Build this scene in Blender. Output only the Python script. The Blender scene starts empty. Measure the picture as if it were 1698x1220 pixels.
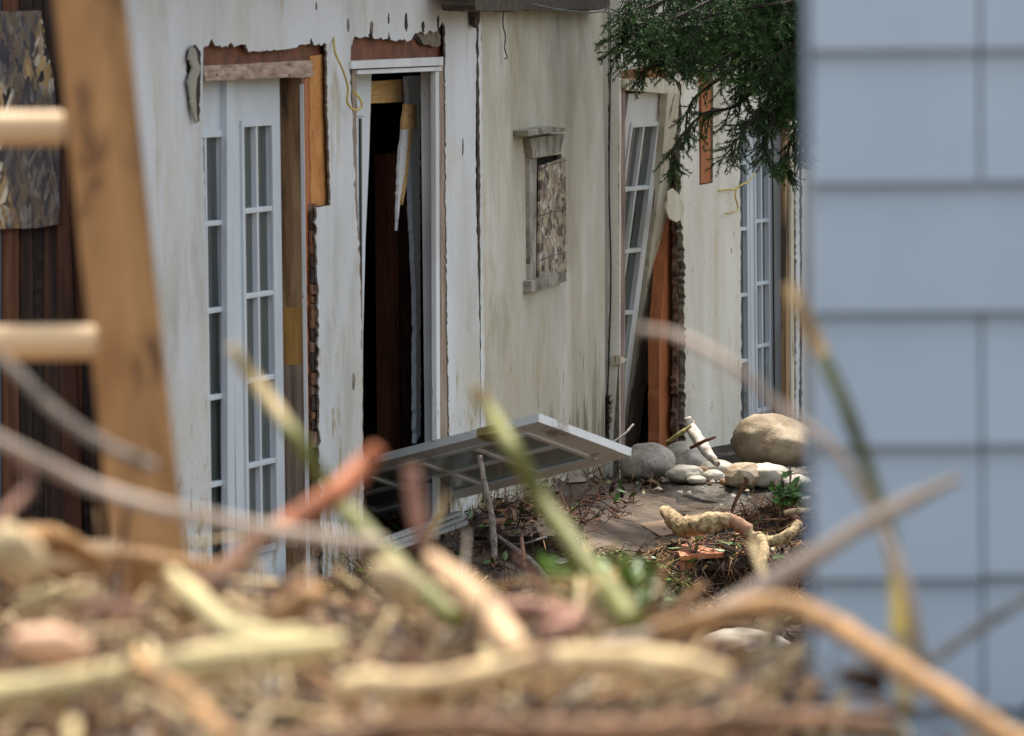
import bpy, bmesh, math, random
import numpy as np
from mathutils import Vector, Matrix, noise as mnoise
from mathutils.geometry import tessellate_polygon
R = math.radians
random.seed(7); rng = np.random.default_rng(7)
S = bpy.context.scene
COL = S.collection

# ------------------------------------------------------------------ camera, sky, sun, exposure
F = 9433.0; EYE = 2.4
PITCH = math.atan(590 / F); ROLL = R(0.62)
cam_d = bpy.data.cameras.new('camera'); cam = bpy.data.objects.new('camera', cam_d); COL.objects.link(cam)
CM = Matrix.Translation((0, 0, EYE)) @ Matrix.Rotation(R(90) - PITCH, 4, 'X') @ Matrix.Rotation(-ROLL, 4, 'Z')
cam.matrix_world = CM
cam_d.sensor_width = 36.0; cam_d.lens = F / 1698 * 36.0
cam_d.clip_start = 0.3; cam_d.clip_end = 2000
cam_d.dof.use_dof = True; cam_d.dof.focus_distance = 26.0; cam_d.dof.aperture_fstop = 6.3; cam_d.dof.aperture_blades = 9
S.camera = cam
SUN_EL = R(64); SUN_AZ = (0.12, 0.993)
w = bpy.data.worlds.new('World'); S.world = w; w.use_nodes = True
nt = w.node_tree; bg = nt.nodes['Background']
sky = nt.nodes.new('ShaderNodeTexSky'); sky.sky_type = 'NISHITA'; sky.sun_disc = False
sky.sun_elevation = SUN_EL; sky.sun_rotation = math.atan2(SUN_AZ[0], SUN_AZ[1]); sky.air_density = 0.8; sky.dust_density = 4.0; sky.ozone_density = 1.0
tcw = nt.nodes.new('ShaderNodeTexCoord'); cn = nt.nodes.new('ShaderNodeTexNoise'); cn.inputs['Scale'].default_value = 2.2; cn.inputs['Detail'].default_value = 6; nt.links.new(tcw.outputs['Generated'], cn.inputs[0])
cr_ = nt.nodes.new('ShaderNodeMapRange'); cr_.inputs[1].default_value = .35; cr_.inputs[2].default_value = .6; cr_.inputs[3].default_value = .25; cr_.inputs[4].default_value = .8; nt.links.new(cn.outputs[0], cr_.inputs[0])
cm = nt.nodes.new('ShaderNodeMix'); cm.data_type = 'RGBA'; nt.links.new(cr_.outputs[0], cm.inputs[0]); nt.links.new(sky.outputs[0], cm.inputs[6]); cm.inputs[7].default_value = (6.1, 6.5, 6.9, 1)   # broken thin cloud
nt.links.new(cm.outputs[2], bg.inputs[0]); bg.inputs[1].default_value = 0.11
sd = bpy.data.lights.new('sun', 'SUN'); sd.energy = 3.9; sd.angle = R(5.0); sd.color = (1, 0.93, 0.82)
sun = bpy.data.objects.new('sun', sd); COL.objects.link(sun)
sv = Vector((SUN_AZ[0] * math.cos(SUN_EL), SUN_AZ[1] * math.cos(SUN_EL), math.sin(SUN_EL)))
sun.rotation_euler = sv.to_track_quat('Z', 'Y').to_euler(); sun.location = (0, 30, 30)
S.view_settings.view_transform = 'Standard'; S.view_settings.look = 'None'; S.view_settings.gamma = 1
S.view_settings.exposure = 1.14

# ------------------------------------------------------------------ materials
MATS = {}
def mat(name, cols, scale=(8, 8, 8), detail=6, rough=0.7, bump=0.0, bscale=None, spots=None, spec=0.4, metal=0, dist=0.0, nrough=0.6, layers=None):
    """noise driven colour ramp; spots = [(rgb, scale3, threshold, width)] add patches of another colour"""
    if name in MATS: return MATS[name]
    m = bpy.data.materials.new(name); m.use_nodes = True; MATS[name] = m
    t = m.node_tree; N = t.nodes; L = t.links; b = N['Principled BSDF']
    tc = N.new('ShaderNodeTexCoord')
    def nz(sc, det, ds=0.0, off=0):
        mp = N.new('ShaderNodeMapping'); mp.inputs['Scale'].default_value = sc; mp.inputs['Location'].default_value = (off, off * 1.7, off * .6)
        L.new(tc.outputs['Object'], mp.inputs[0])
        n = N.new('ShaderNodeTexNoise'); n.inputs['Scale'].default_value = 1; n.inputs['Detail'].default_value = det; n.inputs['Roughness'].default_value = nrough
        n.inputs['Distortion'].default_value = ds; L.new(mp.outputs[0], n.inputs[0]); return n
    n = nz(scale, detail, dist)
    r = N.new('ShaderNodeValToRGB'); L.new(n.outputs[0], r.inputs[0])
    while len(r.color_ramp.elements) > 1: r.color_ramp.elements.remove(r.color_ramp.elements[0])
    for i, (p, c) in enumerate(cols):
        e = r.color_ramp.elements[0] if i == 0 else r.color_ramp.elements.new(p)
        e.position = p; e.color = (*c, 1)
    cur = r.outputs[0]
    for k, (rgb, sc, th, wd) in enumerate(spots or []):
        q = nz(sc, 5, 0.3, 3.3 + 7 * k)
        if isinstance(wd, tuple):
            wd, z0, z1 = wd; sx = N.new('ShaderNodeSeparateXYZ'); L.new(tc.outputs['Object'], sx.inputs[0])
            zr = N.new('ShaderNodeMapRange'); zr.inputs[1].default_value = z0; zr.inputs[2].default_value = z1; zr.inputs[3].default_value = .10; zr.inputs[4].default_value = -.30; L.new(sx.outputs[2], zr.inputs[0])
            ad = N.new('ShaderNodeMath'); L.new(q.outputs[0], ad.inputs[0]); L.new(zr.outputs[0], ad.inputs[1]); qo = ad.outputs[0]
        else: qo = q.outputs[0]
        mr = N.new('ShaderNodeMapRange'); mr.inputs[1].default_value = th; mr.inputs[2].default_value = th + wd; L.new(qo, mr.inputs[0])
        mx = N.new('ShaderNodeMix'); mx.data_type = 'RGBA'; L.new(mr.outputs[0], mx.inputs[0]); L.new(cur, mx.inputs[6]); mx.inputs[7].default_value = (*rgb, 1)
        cur = mx.outputs[2]
    L.new(cur, b.inputs['Base Color'])
    b.inputs['Roughness'].default_value = rough; b.inputs['Specular IOR Level'].default_value = spec; b.inputs['Metallic'].default_value = metal
    if bump:
        q = nz(bscale or scale, 5, 0.2, 11)
        bp = N.new('ShaderNodeBump'); bp.inputs['Strength'].default_value = bump; bp.inputs['Distance'].default_value = 0.01
        L.new(q.outputs[0], bp.inputs['Height']); L.new(bp.outputs[0], b.inputs['Normal'])
    return m

def two(c, k=0.75, p=(0.35, 0.65)): return [(p[0], tuple(x * k for x in c)), (p[1], c)]

stuccoA = mat('stucco_grey_white', [(.28, (.40, .40, .36)), (.42, (.55, .56, .56)), (.6, (.62, .635, .65))], (3.2, 3.2, 1.0), 9, .85, .35, (40, 40, 40),
              [((.50, .46, .34), (1.3, 1.3, .9), .52, .22), ((.40, .35, .22), (5, 5, 1.6), .60, .14), ((.36, .31, .20), (11, 11, 5), .53, (.10, .2, 1.9)), ((.20, .17, .11), (34, 34, 14), .60, (.03, .1, 1.7)), ((.13, .11, .08), (70, 70, 22), .75, .02)])
stuccoB = mat('stucco_stained_cream', [(.26, (.34, .32, .25)), (.40, (.46, .43, .35)), (.50, (.52, .50, .42)), (.66, (.63, .61, .54))], (1.1, 1.1, .8), 7, .85, .35, (40, 40, 40),
              [((.47, .42, .31), (1.2, 1.2, .9), .50, .2), ((.17, .16, .09), (3.5, 3.5, .9), .56, (.12, .3, 1.5)), ((.33, .30, .21), (.9, .9, .9), .53, .2), ((.40, .30, .15), (3.2, 3.2, .7), .60, .12), ((.22, .18, .11), (9, 9, 3.5), .56, (.08, .1, 1.7)), ((.10, .09, .06), (60, 60, 20), .76, .02)], nrough=.68)
stuccoC = mat('stucco_cream_white', [(.28, (.44, .40, .29)), (.42, (.60, .57, .48)), (.6, (.72, .70, .62))], (2.6, 2.6, .6), 9, .85, .35, (40, 40, 40),
              [((.56, .42, .24), (3.5, 3.5, .5), .56, .16), ((.25, .20, .13), (30, 30, 12), .66, .03), ((.16, .13, .09), (70, 70, 22), .76, .02)])
stucco_core = mat('stucco_core', two((.30, .26, .20), .4), (60, 60, 30), 6, .95, .8, (90, 90, 90))
dark_tear = mat('tar_paper_and_shade', two((.05, .035, .028), .3), (40, 40, 40), 6, .9, .8)
door_white = mat('door_paint_blue_white', [(.3, (.50, .55, .60)), (.6, (.58, .635, .68))], (5, 5, 2), 4, .45, .04, (30, 30, 4), [((.36, .34, .28), (14, 14, 5), .60, (.08, .1, 1.2)), ((.20, .15, .11), (60, 60, 22), .74, .02)])
cream_leaf = mat('door_paint_warm_white', [(.3, (.52, .53, .52)), (.6, (.62, .63, .62))], (5, 5, 2), 4, .45, .04, (30, 30, 4))
trim_white = mat('trim_paint_white', [(.3, (.52, .52, .51)), (.6, (.66, .67, .68))], (6, 6, 2), 5, .6, .15, (40, 40, 8), [((.24, .14, .09), (26, 26, 5), .66, .02), ((.15, .12, .10), (70, 70, 70), .74, .02)])
cream_paint = mat('peeling_cream_paint', [(.3, (.42, .38, .27)), (.6, (.58, .54, .42))], (10, 10, 2), 5, .6, .25, (50, 50, 10), [((.20, .12, .07), (22, 22, 3.5), .60, .02)])
red_wood = mat('red_brown_lumber', [(.3, (.06, .018, .008)), (.5, (.15, .045, .018)), (.7, (.24, .075, .028))], (12, 12, 12), 6, .65, .2, (60, 60, 8), [((.07, .02, .01), (3, 3, 9), .58, .2)])
orange_wood = mat('orange_lumber', [(.3, (.28, .085, .028)), (.6, (.43, .145, .052))], (30, 30, 3), 6, .6, .2, (70, 70, 5), [((.12, .03, .01), (40, 40, 20), .70, .03)])
foam = mat('orange_foam_board', [(.3, (.42, .17, .045)), (.65, (.58, .27, .08))], (14, 14, 9), 6, .9, .5, (90, 90, 90), [((.70, .48, .25), (50, 50, 40), .66, .03), ((.16, .06, .02), (35, 35, 12), .68, .03)])
jamb_wood = mat('weathered_pine_jamb', [(.32, (.12, .06, .028)), (.45, (.25, .14, .065)), (.58, (.38, .24, .12)), (.7, (.46, .32, .17))], (26, 26, 1.6), 7, .7, .3, (60, 60, 3), [((.07, .05, .035), (8, 8, 1.2), .57, .1)], dist=.6)
grey_wood = mat('grey_brown_wood', [(.3, (.11, .07, .05)), (.5, (.26, .19, .145)), (.7, (.38, .31, .25))], (40, 40, 3), 7, .8, .4, (80, 80, 5))
lintel_wood = mat('faded_lintel_wood', [(.3, (.17, .10, .065)), (.5, (.36, .255, .19)), (.68, (.50, .40, .33))], (9, 9, 60), 7, .8, .4, (10, 10, 90), [((.10, .05, .03), (16, 16, 30), .62, .05)])
pine = mat('raw_pine', [(.3, (.44, .25, .09)), (.6, (.62, .40, .17))], (8, 8, 50), 6, .7, .15, None, [((.25, .11, .04), (22, 22, 22), .70, .03)])
brick_edge = mat('crumbling_sheathing_edge', [(.35, (.035, .025, .02)), (.5, (.16, .09, .06)), (.65, (.26, .17, .12))], (25, 25, 14), 6, .95, .9, (60, 60, 30))
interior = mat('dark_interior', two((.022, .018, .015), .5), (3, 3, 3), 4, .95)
int_wood = mat('interior_stud', two((.20, .065, .028), .5), (30, 30, 3), 5, .8)
def osb_mat(name, sc, cols, patch=None, seed=0):
    m = bpy.data.materials.new(name); m.use_nodes = True; MATS[name] = m; t = m.node_tree; N = t.nodes; L = t.links; b = N['Principled BSDF']; b.inputs['Roughness'].default_value = .85
    tc = N.new('ShaderNodeTexCoord'); cur = None; outs = []
    for k, rz in enumerate((.25, -.35)):
        mp = N.new('ShaderNodeMapping'); mp.inputs['Rotation'].default_value = (0, rz, 0); mp.inputs['Location'].default_value = (k * 5 + seed, 0, 0); L.new(tc.outputs['Object'], mp.inputs[0])
        m2 = N.new('ShaderNodeMapping'); m2.inputs['Scale'].default_value = sc; L.new(mp.outputs[0], m2.inputs[0])
        nz = N.new('ShaderNodeTexNoise'); nz.inputs['Scale'].default_value = 1.6; nz.inputs['Detail'].default_value = 3; L.new(m2.outputs[0], nz.inputs[0])
        va = N.new('ShaderNodeVectorMath'); va.operation = 'MULTIPLY_ADD'; L.new(nz.outputs[1], va.inputs[0]); va.inputs[1].default_value = (1.1, 1.1, 1.1); L.new(m2.outputs[0], va.inputs[2])
        v = N.new('ShaderNodeTexVoronoi'); v.inputs['Scale'].default_value = 1; L.new(va.outputs[0], v.inputs[0])
        sp = N.new('ShaderNodeSeparateColor'); L.new(v.outputs['Color'], sp.inputs[0]); rp = N.new('ShaderNodeValToRGB'); rp.color_ramp.interpolation = 'LINEAR'; L.new(sp.outputs[k], rp.inputs[0])
        while len(rp.color_ramp.elements) > 1: rp.color_ramp.elements.remove(rp.color_ramp.elements[0])
        for i, (p_, c) in enumerate(cols):
            e = rp.color_ramp.elements[0] if i == 0 else rp.color_ramp.elements.new(p_); e.position = p_; e.color = (*c, 1)
        outs.append((rp.outputs[0], sp.outputs[2], v.outputs['Distance']))
    gt = N.new('ShaderNodeMath'); gt.operation = 'GREATER_THAN'; gt.inputs[1].default_value = .5; L.new(outs[1][1], gt.inputs[0])
    mx = N.new('ShaderNodeMix'); mx.data_type = 'RGBA'; L.new(gt.outputs[0], mx.inputs[0]); L.new(outs[0][0], mx.inputs[6]); L.new(outs[1][0], mx.inputs[7]); cur = mx.outputs[2]
    if patch:
        c, psc, th = patch; mp = N.new('ShaderNodeMapping'); mp.inputs['Scale'].default_value = psc; L.new(tc.outputs['Object'], mp.inputs[0]); nz = N.new('ShaderNodeTexNoise'); nz.inputs['Detail'].default_value = 4; nz.inputs['Scale'].default_value = 1; L.new(mp.outputs[0], nz.inputs[0])
        mr = N.new('ShaderNodeMapRange'); mr.inputs[1].default_value = th; mr.inputs[2].default_value = th + .05; mr.inputs[4].default_value = .72; L.new(nz.outputs[0], mr.inputs[0])
        m3 = N.new('ShaderNodeMix'); m3.data_type = 'RGBA'; L.new(mr.outputs[0], m3.inputs[0]); L.new(cur, m3.inputs[6]); m3.inputs[7].default_value = (*c, 1); cur = m3.outputs[2]
    L.new(cur, b.inputs['Base Color'])
    bp = N.new('ShaderNodeBump'); bp.inputs['Strength'].default_value = .6; bp.inputs['Distance'].default_value = .01; L.new(outs[0][2], bp.inputs['Height']); L.new(bp.outputs[0], b.inputs['Normal'])
    return m
osb = osb_mat('strand_board', (62, 62, 13), [(0, (.02, .018, .02)), (.2, (.10, .07, .05)), (.4, (.36, .22, .09)), (.6, (.50, .34, .16)), (.74, (.10, .08, .07)), (.88, (.44, .38, .30)), (1, (.72, .62, .46))], ((.06, .06, .07), (4.2, 4.2, 2.2), .49))
osb_small = osb_mat('weathered_strand_board', (30, 11, 26), [(0, (.03, .025, .02)), (.18, (.16, .12, .09)), (.45, (.36, .29, .19)), (.7, (.46, .39, .28)), (.85, (.20, .15, .12)), (1, (.66, .62, .54))], ((.25, .17, .14), (3, 2, 6), .60), 3)
dark_planks = mat('dark_weathered_planks', [(.3, (.010, .007, .006)), (.5, (.04, .022, .017)), (.65, (.10, .04, .02)), (.75, (.16, .13, .12))], (30, 30, 1.2), 7, .7, .4, (60, 60, 4), [((.45, .33, .2), (120, 120, 40), .74, .02)])
eave_mat = mat('rotted_eave', two((.085, .06, .04), .3), (20, 20, 30), 6, .9, .6)
roof_mat = mat('roof_shingles', two((.10, .095, .09), .6), (20, 20, 20), 6, .9, .4)
siding = mat('blue_grey_shingle_paint', [(.3, (.36, .44, .525)), (.65, (.41, .49, .575))], (3, 3, 2), 4, .6, .06, (50, 50, 3))
siding2 = mat('blue_grey_shingle_faded', [(.3, (.34, .42, .50)), (.65, (.385, .465, .55))], (3, 3, 2), 4, .6, .06, (50, 50, 3))
siding3 = mat('blue_grey_shingle_dusty', [(.3, (.38, .455, .535)), (.65, (.42, .50, .58))], (3, 3, 2), 4, .6, .06, (50, 50, 3))
siding_trim = mat('slate_corner_trim', two((.26, .31, .38), .85), (4, 4, 2), 4, .55)
ladder_rail = mat('ladder_rail_wood', [(.3, (.22, .105, .032)), (.6, (.40, .21, .075))], (16, 16, 1.5), 6, .65, .3, (40, 40, 4), [((.12, .055, .02), (12, 12, 4), .60, .08)])
ladder_rung = mat('ladder_rung_wood', two((.74, .50, .28), .85), (3, 20, 20), 5, .6, .1)
mud_ground = mat('mud_and_silt', [(.3, (.025, .018, .012)), (.5, (.07, .047, .032)), (.7, (.14, .105, .075))], (4, 4, 4), 8, .95, .9, (20, 20, 20))
grassfield = mat('rough_grass_ground', two((.07, .085, .03), .5), (1, 1, 1), 8, .95, .5)
hill_mat = mat('reflection_slope', [(.35, (.015, .025, .008)), (.5, (.06, .09, .025)), (.62, (.20, .20, .07))], (.6, .6, .6), 9, .95, .5, (2, 2, 2))
slab_mat = mat('muddy_concrete', [(.34, (.012, .010, .008)), (.44, (.035, .027, .018)), (.52, (.07, .055, .036)), (.64, (.125, .10, .068))], (3.2, 1.6, 1), 9, .9, .8, (14, 7, 14),
               [((.17, .18, .19), (.9, .45, 1), .56, .10), ((.035, .028, .022), (7, 3, 7), .60, .05), ((.26, .24, .21), (24, 8, 9), .68, .03)], spec=.12)
stone_tan = mat('tan_granite', [(.3, (.20, .14, .085)), (.5, (.36, .275, .18)), (.7, (.50, .42, .31))], (7, 7, 7), 8, .8, .5, (50, 50, 50), [((.09, .07, .05), (110, 110, 110), .64, .03)])
stone_grey = mat('speckled_granite', [(.3, (.20, .175, .145)), (.5, (.38, .35, .30)), (.7, (.55, .51, .44))], (9, 9, 9), 8, .8, .5, (60, 60, 60), [((.07, .06, .055), (130, 130, 130), .60, .03)])
stone_pale = mat('pale_river_stone', [(.3, (.33, .29, .22)), (.7, (.56, .52, .44))], (8, 8, 8), 8, .75, .3, (50, 50, 50), [((.14, .11, .08), (100, 100, 100), .68, .03)])
stone_brown = mat('brown_river_stone', [(.3, (.17, .09, .045)), (.7, (.36, .22, .12))], (9, 9, 9), 8, .75, .3, (50, 50, 50))
metal_edge = mat('aluminium_strip', two((.50, .53, .56), .7), (30, 30, 30), 5, .4, .1, metal=.3)
brass = mat('brass_plate', [(.3, (.40, .31, .11)), (.6, (.55, .45, .19))], (30, 30, 30), 5, .45, .1, metal=.4)
black_cable = mat('black_cable', two((.02, .02, .022), .8), (9, 9, 9), 2, .5)
yellow_wire = mat('yellow_wire', two((.60, .44, .07), .7), (20, 20, 20), 3, .45)
bristle = mat('rusty_fibre', two((.07, .035, .022), .4), (60, 60, 60), 4, .95)
needle = mat('spruce_needles', [(.3, (.016, .045, .011)), (.55, (.036, .10, .021)), (.72, (.085, .18, .032))], (3, 3, 3), 5, .6, spec=.25)
needle_tip = mat('spruce_fresh_needles', two((.09, .19, .035), .7), (6, 6, 6), 3, .6, spec=.25)
bark = mat('spruce_bark', two((.045, .032, .026), .5), (30, 30, 30), 5, .9, .6)
# debris
C = {}
for k, c in dict(tan=(.50, .28, .12), pale=(.62, .43, .22), cream=(.76, .58, .33), brown=(.19, .085, .04), dark=(.05, .026, .016), pink=(.46, .24, .17), olive=(.22, .18, .045),
                 grey=(.32, .27, .23), rust=(.36, .12, .05), yellowgreen=(.46, .44, .13), straw=(.52, .40, .20), sienna=(.28, .15, .08)).items():
    C[k] = mat('debris_' + k, two(c, .45, (.36, .62)), (30, 30, 30), 6, .85, .4, (80, 80, 80), [(tuple(x * .25 for x in c), (38, 38, 38), .56, .06)])
leaf_g = mat('green_leaf', two((.09, .21, .035), .5), (12, 12, 12), 4, .5)
leaf_y = mat('lime_grass', two((.22, .38, .03), .6), (12, 12, 12), 4, .6)
leaf_b = mat('withered_leaf', two((.17, .085, .04), .4), (20, 20, 20), 4, .75)
stem_olive = mat('olive_stalk', [(.3, (.07, .075, .012)), (.6, (.17, .165, .03))], (9, 9, 9), 4, .6)
stem_dark = mat('mossy_stalk', two((.10, .105, .025), .6), (9, 9, 9), 4, .6)
plastic_white = mat('white_scrap', two((.75, .75, .74), .8), (20, 20, 20), 3, .5)

def glass_mat(name, tint, refl=0.9):
    m = bpy.data.materials.new(name); m.use_nodes = True; t = m.node_tree; N = t.nodes; L = t.links
    N.remove(N['Principled BSDF']); out = N['Material Output']
    tr = N.new('ShaderNodeBsdfTransparent'); tr.inputs[0].default_value = (*tint, 1)
    gl = N.new('ShaderNodeBsdfGlossy'); gl.inputs['Roughness'].default_value = .04; gl.inputs[0].default_value = (refl, refl, refl, 1)
    fr = N.new('ShaderNodeFresnel'); fr.inputs[0].default_value = 1.85
    tc = N.new('ShaderNodeTexCoord'); nz = N.new('ShaderNodeTexNoise'); nz.inputs['Scale'].default_value = 3; L.new(tc.outputs['Object'], nz.inputs[0])
    bp = N.new('ShaderNodeBump'); bp.inputs['Strength'].default_value = .12; bp.inputs['Distance'].default_value = .02; L.new(nz.outputs[0], bp.inputs['Height'])
    L.new(bp.outputs[0], gl.inputs['Normal'])
    mx = N.new('ShaderNodeMixShader'); L.new(fr.outputs[0], mx.inputs[0]); L.new(tr.outputs[0], mx.inputs[1]); L.new(gl.outputs[0], mx.inputs[2]); df = N.new('ShaderNodeBsdfDiffuse'); df.inputs[0].default_value = (.26, .30, .28, 1); m2 = N.new('ShaderNodeMixShader'); m2.inputs[0].default_value = .22; L.new(mx.outputs[0], m2.inputs[1]); L.new(df.outputs[0], m2.inputs[2]); L.new(m2.outputs[0], out.inputs[0])   # painted haze: pale diffuse colour lightens every pane
    return m
glass = glass_mat('window_glass', (.55, .62, .60))

# ------------------------------------------------------------------ picture -> world
CR = CM.to_3x3(); EYEV = Vector((0, 0, EYE))
def ray(px, py): return CR @ Vector(((px - 849) / F, -(py - 610) / F, -1))
def P(px, py, d): return EYEV + ray(px, py) * d
def onz(px, py, z):
    r = ray(px, py); return EYEV + r * ((z - EYE) / r.z)
class Plane:
    def __init__(s, xa, sa, xb, sb):
        a = P(xa, 20, F / sa); b = P(xb, 20, F / sb)
        s.p = Vector((a.x, a.y, 0)); s.d = Vector((b.x - a.x, b.y - a.y, 0)).normalized(); s.n = Vector((s.d.y, -s.d.x, 0))
    def at(s, px, py, o=0.0):
        r = ray(px, py); q = s.p + s.n * o
        return EYEV + r * ((q - EYEV).dot(s.n) / r.dot(s.n))
    def u(s, px, py=400, o=0.0): return (s.at(px, py, o) - s.p).dot(s.d)
    def uz(s, u, z, o=0.0): return s.p + s.d * u + s.n * o + Vector((0, 0, z))
WA = Plane(300, 456, 790, 391)
WB = Plane(790, 391, 1000, 331)
WC = Plane(1028, 330, 1340, 299)

# ------------------------------------------------------------------ object helpers
def tag(o, label=None, cat=None, group=None, kind=None):
    if label: o['label'] = label
    if cat: o['category'] = cat
    if group: o['group'] = group
    if kind: o['kind'] = kind
    return o
def empty(name, loc, label, cat, group=None):
    o = bpy.data.objects.new(name, None); COL.objects.link(o); o.location = loc; o.empty_display_size = .1
    return tag(o, label, cat, group)
def wloc(o):
    v = Vector(o.location)
    while o.parent: o = o.parent; v += o.location
    return v
class MB:
    def __init__(s): s.v = []; s.f = []; s.m = []; s.mats = []; s.sm = []
    def mi(s, m):
        if m not in s.mats: s.mats.append(m)
        return s.mats.index(m)
    def add(s, vs, fs, m, smooth=False):
        k = len(s.v); s.v += [tuple(x) for x in vs]; i = s.mi(m)
        for f in fs: s.f.append([a + k for a in f]); s.m.append(i); s.sm.append(smooth)
    def box(s, c, ax, m, taper=1.0):
        """c centre, ax = three half-axis vectors"""
        c = Vector(c); a, b, d = [Vector(x) for x in ax]; vs = []
        for i in (-1, 1):
            for j in (-1, 1):
                for k in (-1, 1): vs.append(c + a * i + b * j * (taper if i > 0 else 1) + d * k * (taper if i > 0 else 1))
        s.add(vs, [(0, 1, 3, 2), (4, 6, 7, 5), (0, 4, 5, 1), (2, 3, 7, 6), (0, 2, 6, 4), (1, 5, 7, 3)], m)
    def prism(s, pts, off, m, holes=(), side=None, m_back=None):
        """closed polygon (with holes) extruded by vector off"""
        loops = [list(pts)] + [list(h) for h in holes]
        tris = tessellate_polygon(loops); flat = [p for l in loops for p in l]; n = len(flat)
        s.add(flat, [tuple(t) for t in tris], m)
        s.add([p + off for p in flat], [tuple(reversed(t)) for t in tris], m_back or side or m)
        for l in loops:
            k = len(l)
            s.add(list(l) + [p + off for p in l], [(i, (i + 1) % k, (i + 1) % k + k, i + k) for i in range(k)], side or m)
    def tube(s, pts, rad, m, seg=8, wob=0.0, smooth=True, mf=None, flat=1.0):
        pts = [Vector(p) for p in pts]; n = len(pts); rings = []
        up = Vector((0.13, .21, .97)).normalized(); k0 = len(s.v)
        for i, p in enumerate(pts):
            t = (pts[min(i + 1, n - 1)] - pts[max(i - 1, 0)]).normalized()
            a = t.cross(up);
            if a.length < .05: a = t.cross(Vector((1, 0, 0)))
            a.normalize(); b = t.cross(a)
            for j in range(seg):
                an = 2 * math.pi * j / seg; r = rad[i]
                if wob: r *= 1 + wob * mnoise.noise(p * 30 + Vector((math.cos(an), math.sin(an), 0)) * 1.2)
                s.v.append(tuple(p + (a * math.cos(an) + b * math.sin(an) * flat) * r))
        for i in range(n - 1):
            mi = s.mi(mf(i / (n - 1)) if mf else m)
            for j in range(seg):
                j2 = (j + 1) % seg
                s.f.append([k0 + i * seg + j, k0 + i * seg + j2, k0 + (i + 1) * seg + j2, k0 + (i + 1) * seg + j]); s.m.append(mi); s.sm.append(smooth)
        s.f.append([k0 + j for j in range(seg)][::-1]); s.m.append(s.mi(mf(0) if mf else m)); s.sm.append(False)
        s.f.append([k0 + (n - 1) * seg + j for j in range(seg)]); s.m.append(s.mi(mf(1) if mf else m)); s.sm.append(False)
    def build(s, name, parent=None, origin=None, bevel=0, recalc=True):
        base = wloc(parent) if parent else (Vector(origin) if origin is not None else None)
        if base is None:
            a = np.array(s.v); base = Vector((a[:, 0].mean(), a[:, 1].mean(), a[:, 2].min()))
        a = np.array(s.v) - np.array(base)
        me = bpy.data.meshes.new(name); me.from_pydata(a.tolist(), [], s.f)
        for m in s.mats: me.materials.append(m)
        me.polygons.foreach_set('material_index', s.m); me.polygons.foreach_set('use_smooth', s.sm); me.update()
        if recalc:
            bm = bmesh.new(); bm.from_mesh(me); bmesh.ops.recalc_face_normals(bm, faces=bm.faces); bm.to_mesh(me); bm.free()
        o = bpy.data.objects.new(name, me); COL.objects.link(o)
        if parent: o.parent = parent
        else: o.location = base
        if bevel:
            b = o.modifiers.new('bevel', 'BEVEL'); b.width = bevel; b.segments = 2; b.limit_method = 'ANGLE'
        return o
def spline(pts, n=8):
    """Catmull-Rom through tuples of any length"""
    A = [np.array(p, float) for p in pts]; A = [2 * A[0] - A[1]] + A + [2 * A[-1] - A[-2]]; out = []
    for i in range(1, len(A) - 2):
        for k in range(n):
            t = k / n; a, b, c, d = A[i - 1:i + 3]
            out.append(.5 * ((2 * b) + (-a + c) * t + (2 * a - 5 * b + 4 * c - d) * t * t + (-a + 3 * b - 3 * c + d) * t ** 3))
    out.append(A[-2]); return out
def rag(poly, amp=2.0, step=7, seed=0, closed=True):
    rd = random.Random(seed); out = []
    n = len(poly)
    for i in range(n if closed else n - 1):
        a = poly[i]; b = poly[(i + 1) % n]; L = math.hypot(b[0] - a[0], b[1] - a[1]); k = max(1, int(L / step))
        nx, ny = -(b[1] - a[1]) / max(L, 1e-6), (b[0] - a[0]) / max(L, 1e-6); out.append(a)
        for j in range(1, k):
            t = j / k; q = rd.uniform(-amp, amp) * (1 if rd.random() < .8 else 2)
            out.append((a[0] + (b[0] - a[0]) * t + nx * q * .8 + rd.uniform(-.3, .3), a[1] + (b[1] - a[1]) * t + ny * q))
    if not closed: out.append(poly[-1])
    return out
def sheet(mb, pl, poly, o, th, m, holes=(), side=None):
    mb.prism([pl.at(x, y, o) for x, y in poly], -pl.n * th, m, [[pl.at(x, y, o) for x, y in h] for h in holes], side)
def piece(name, parent, pl, poly, o, th, m, side=None, label=None, bevel=0):
    b = MB(); sheet(b, pl, poly, o, th, m, side=side); x = b.build(name, parent, bevel=bevel)
    if label: x['label'] = label
    return x

# ------------------------------------------------------------------ ground, hills
def gz(x, y):
    def ss(a, b, t): t = min(1, max(0, (t - a) / (b - a))); return t * t * (3 - 2 * t)
    right = ss(-.1, .25, x * 7 / max(y, 1)) ; far = ss(.28, .42, x * 7 / max(y, 1))
    top = 1.465 - .075 * right - .08 * far + .062 * max(0, min(2.9, 8.2 - y))
    z = top * (1 - ss(8.6, 12.5, y)) + (-.55) * ss(8.6, 12.5, y)
    if y > 15:
        z += .35 * (1 - ss(-3, 0, x)) * ss(15, 19, y) * .4
    z += .10 * ss(24.3, 25.5, y) - 0.0
    return z
g = MB(); xs = [-400, -120, -40, -15, -8, -5] + list(np.arange(-3.5, 4.01, .16)) + [5, 8, 15, 40, 120, 400]
ys = [-200, -60, -20, -8, -3, 0, 1.5] + list(np.arange(2.5, 34, .16)) + [36, 40, 50, 70, 120, 300, 700]
vs = []
for y in ys:
    for x in xs:
        z = gz(x, y)
        if -5 < x < 5 and 2 < y < 34: z += .05 * mnoise.noise(Vector((x * 2.5, y * 2.5, 0))) + .025 * mnoise.noise(Vector((x * 9, y * 9, 3)))
        vs.append((x, y, z))
nx = len(xs)
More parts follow.
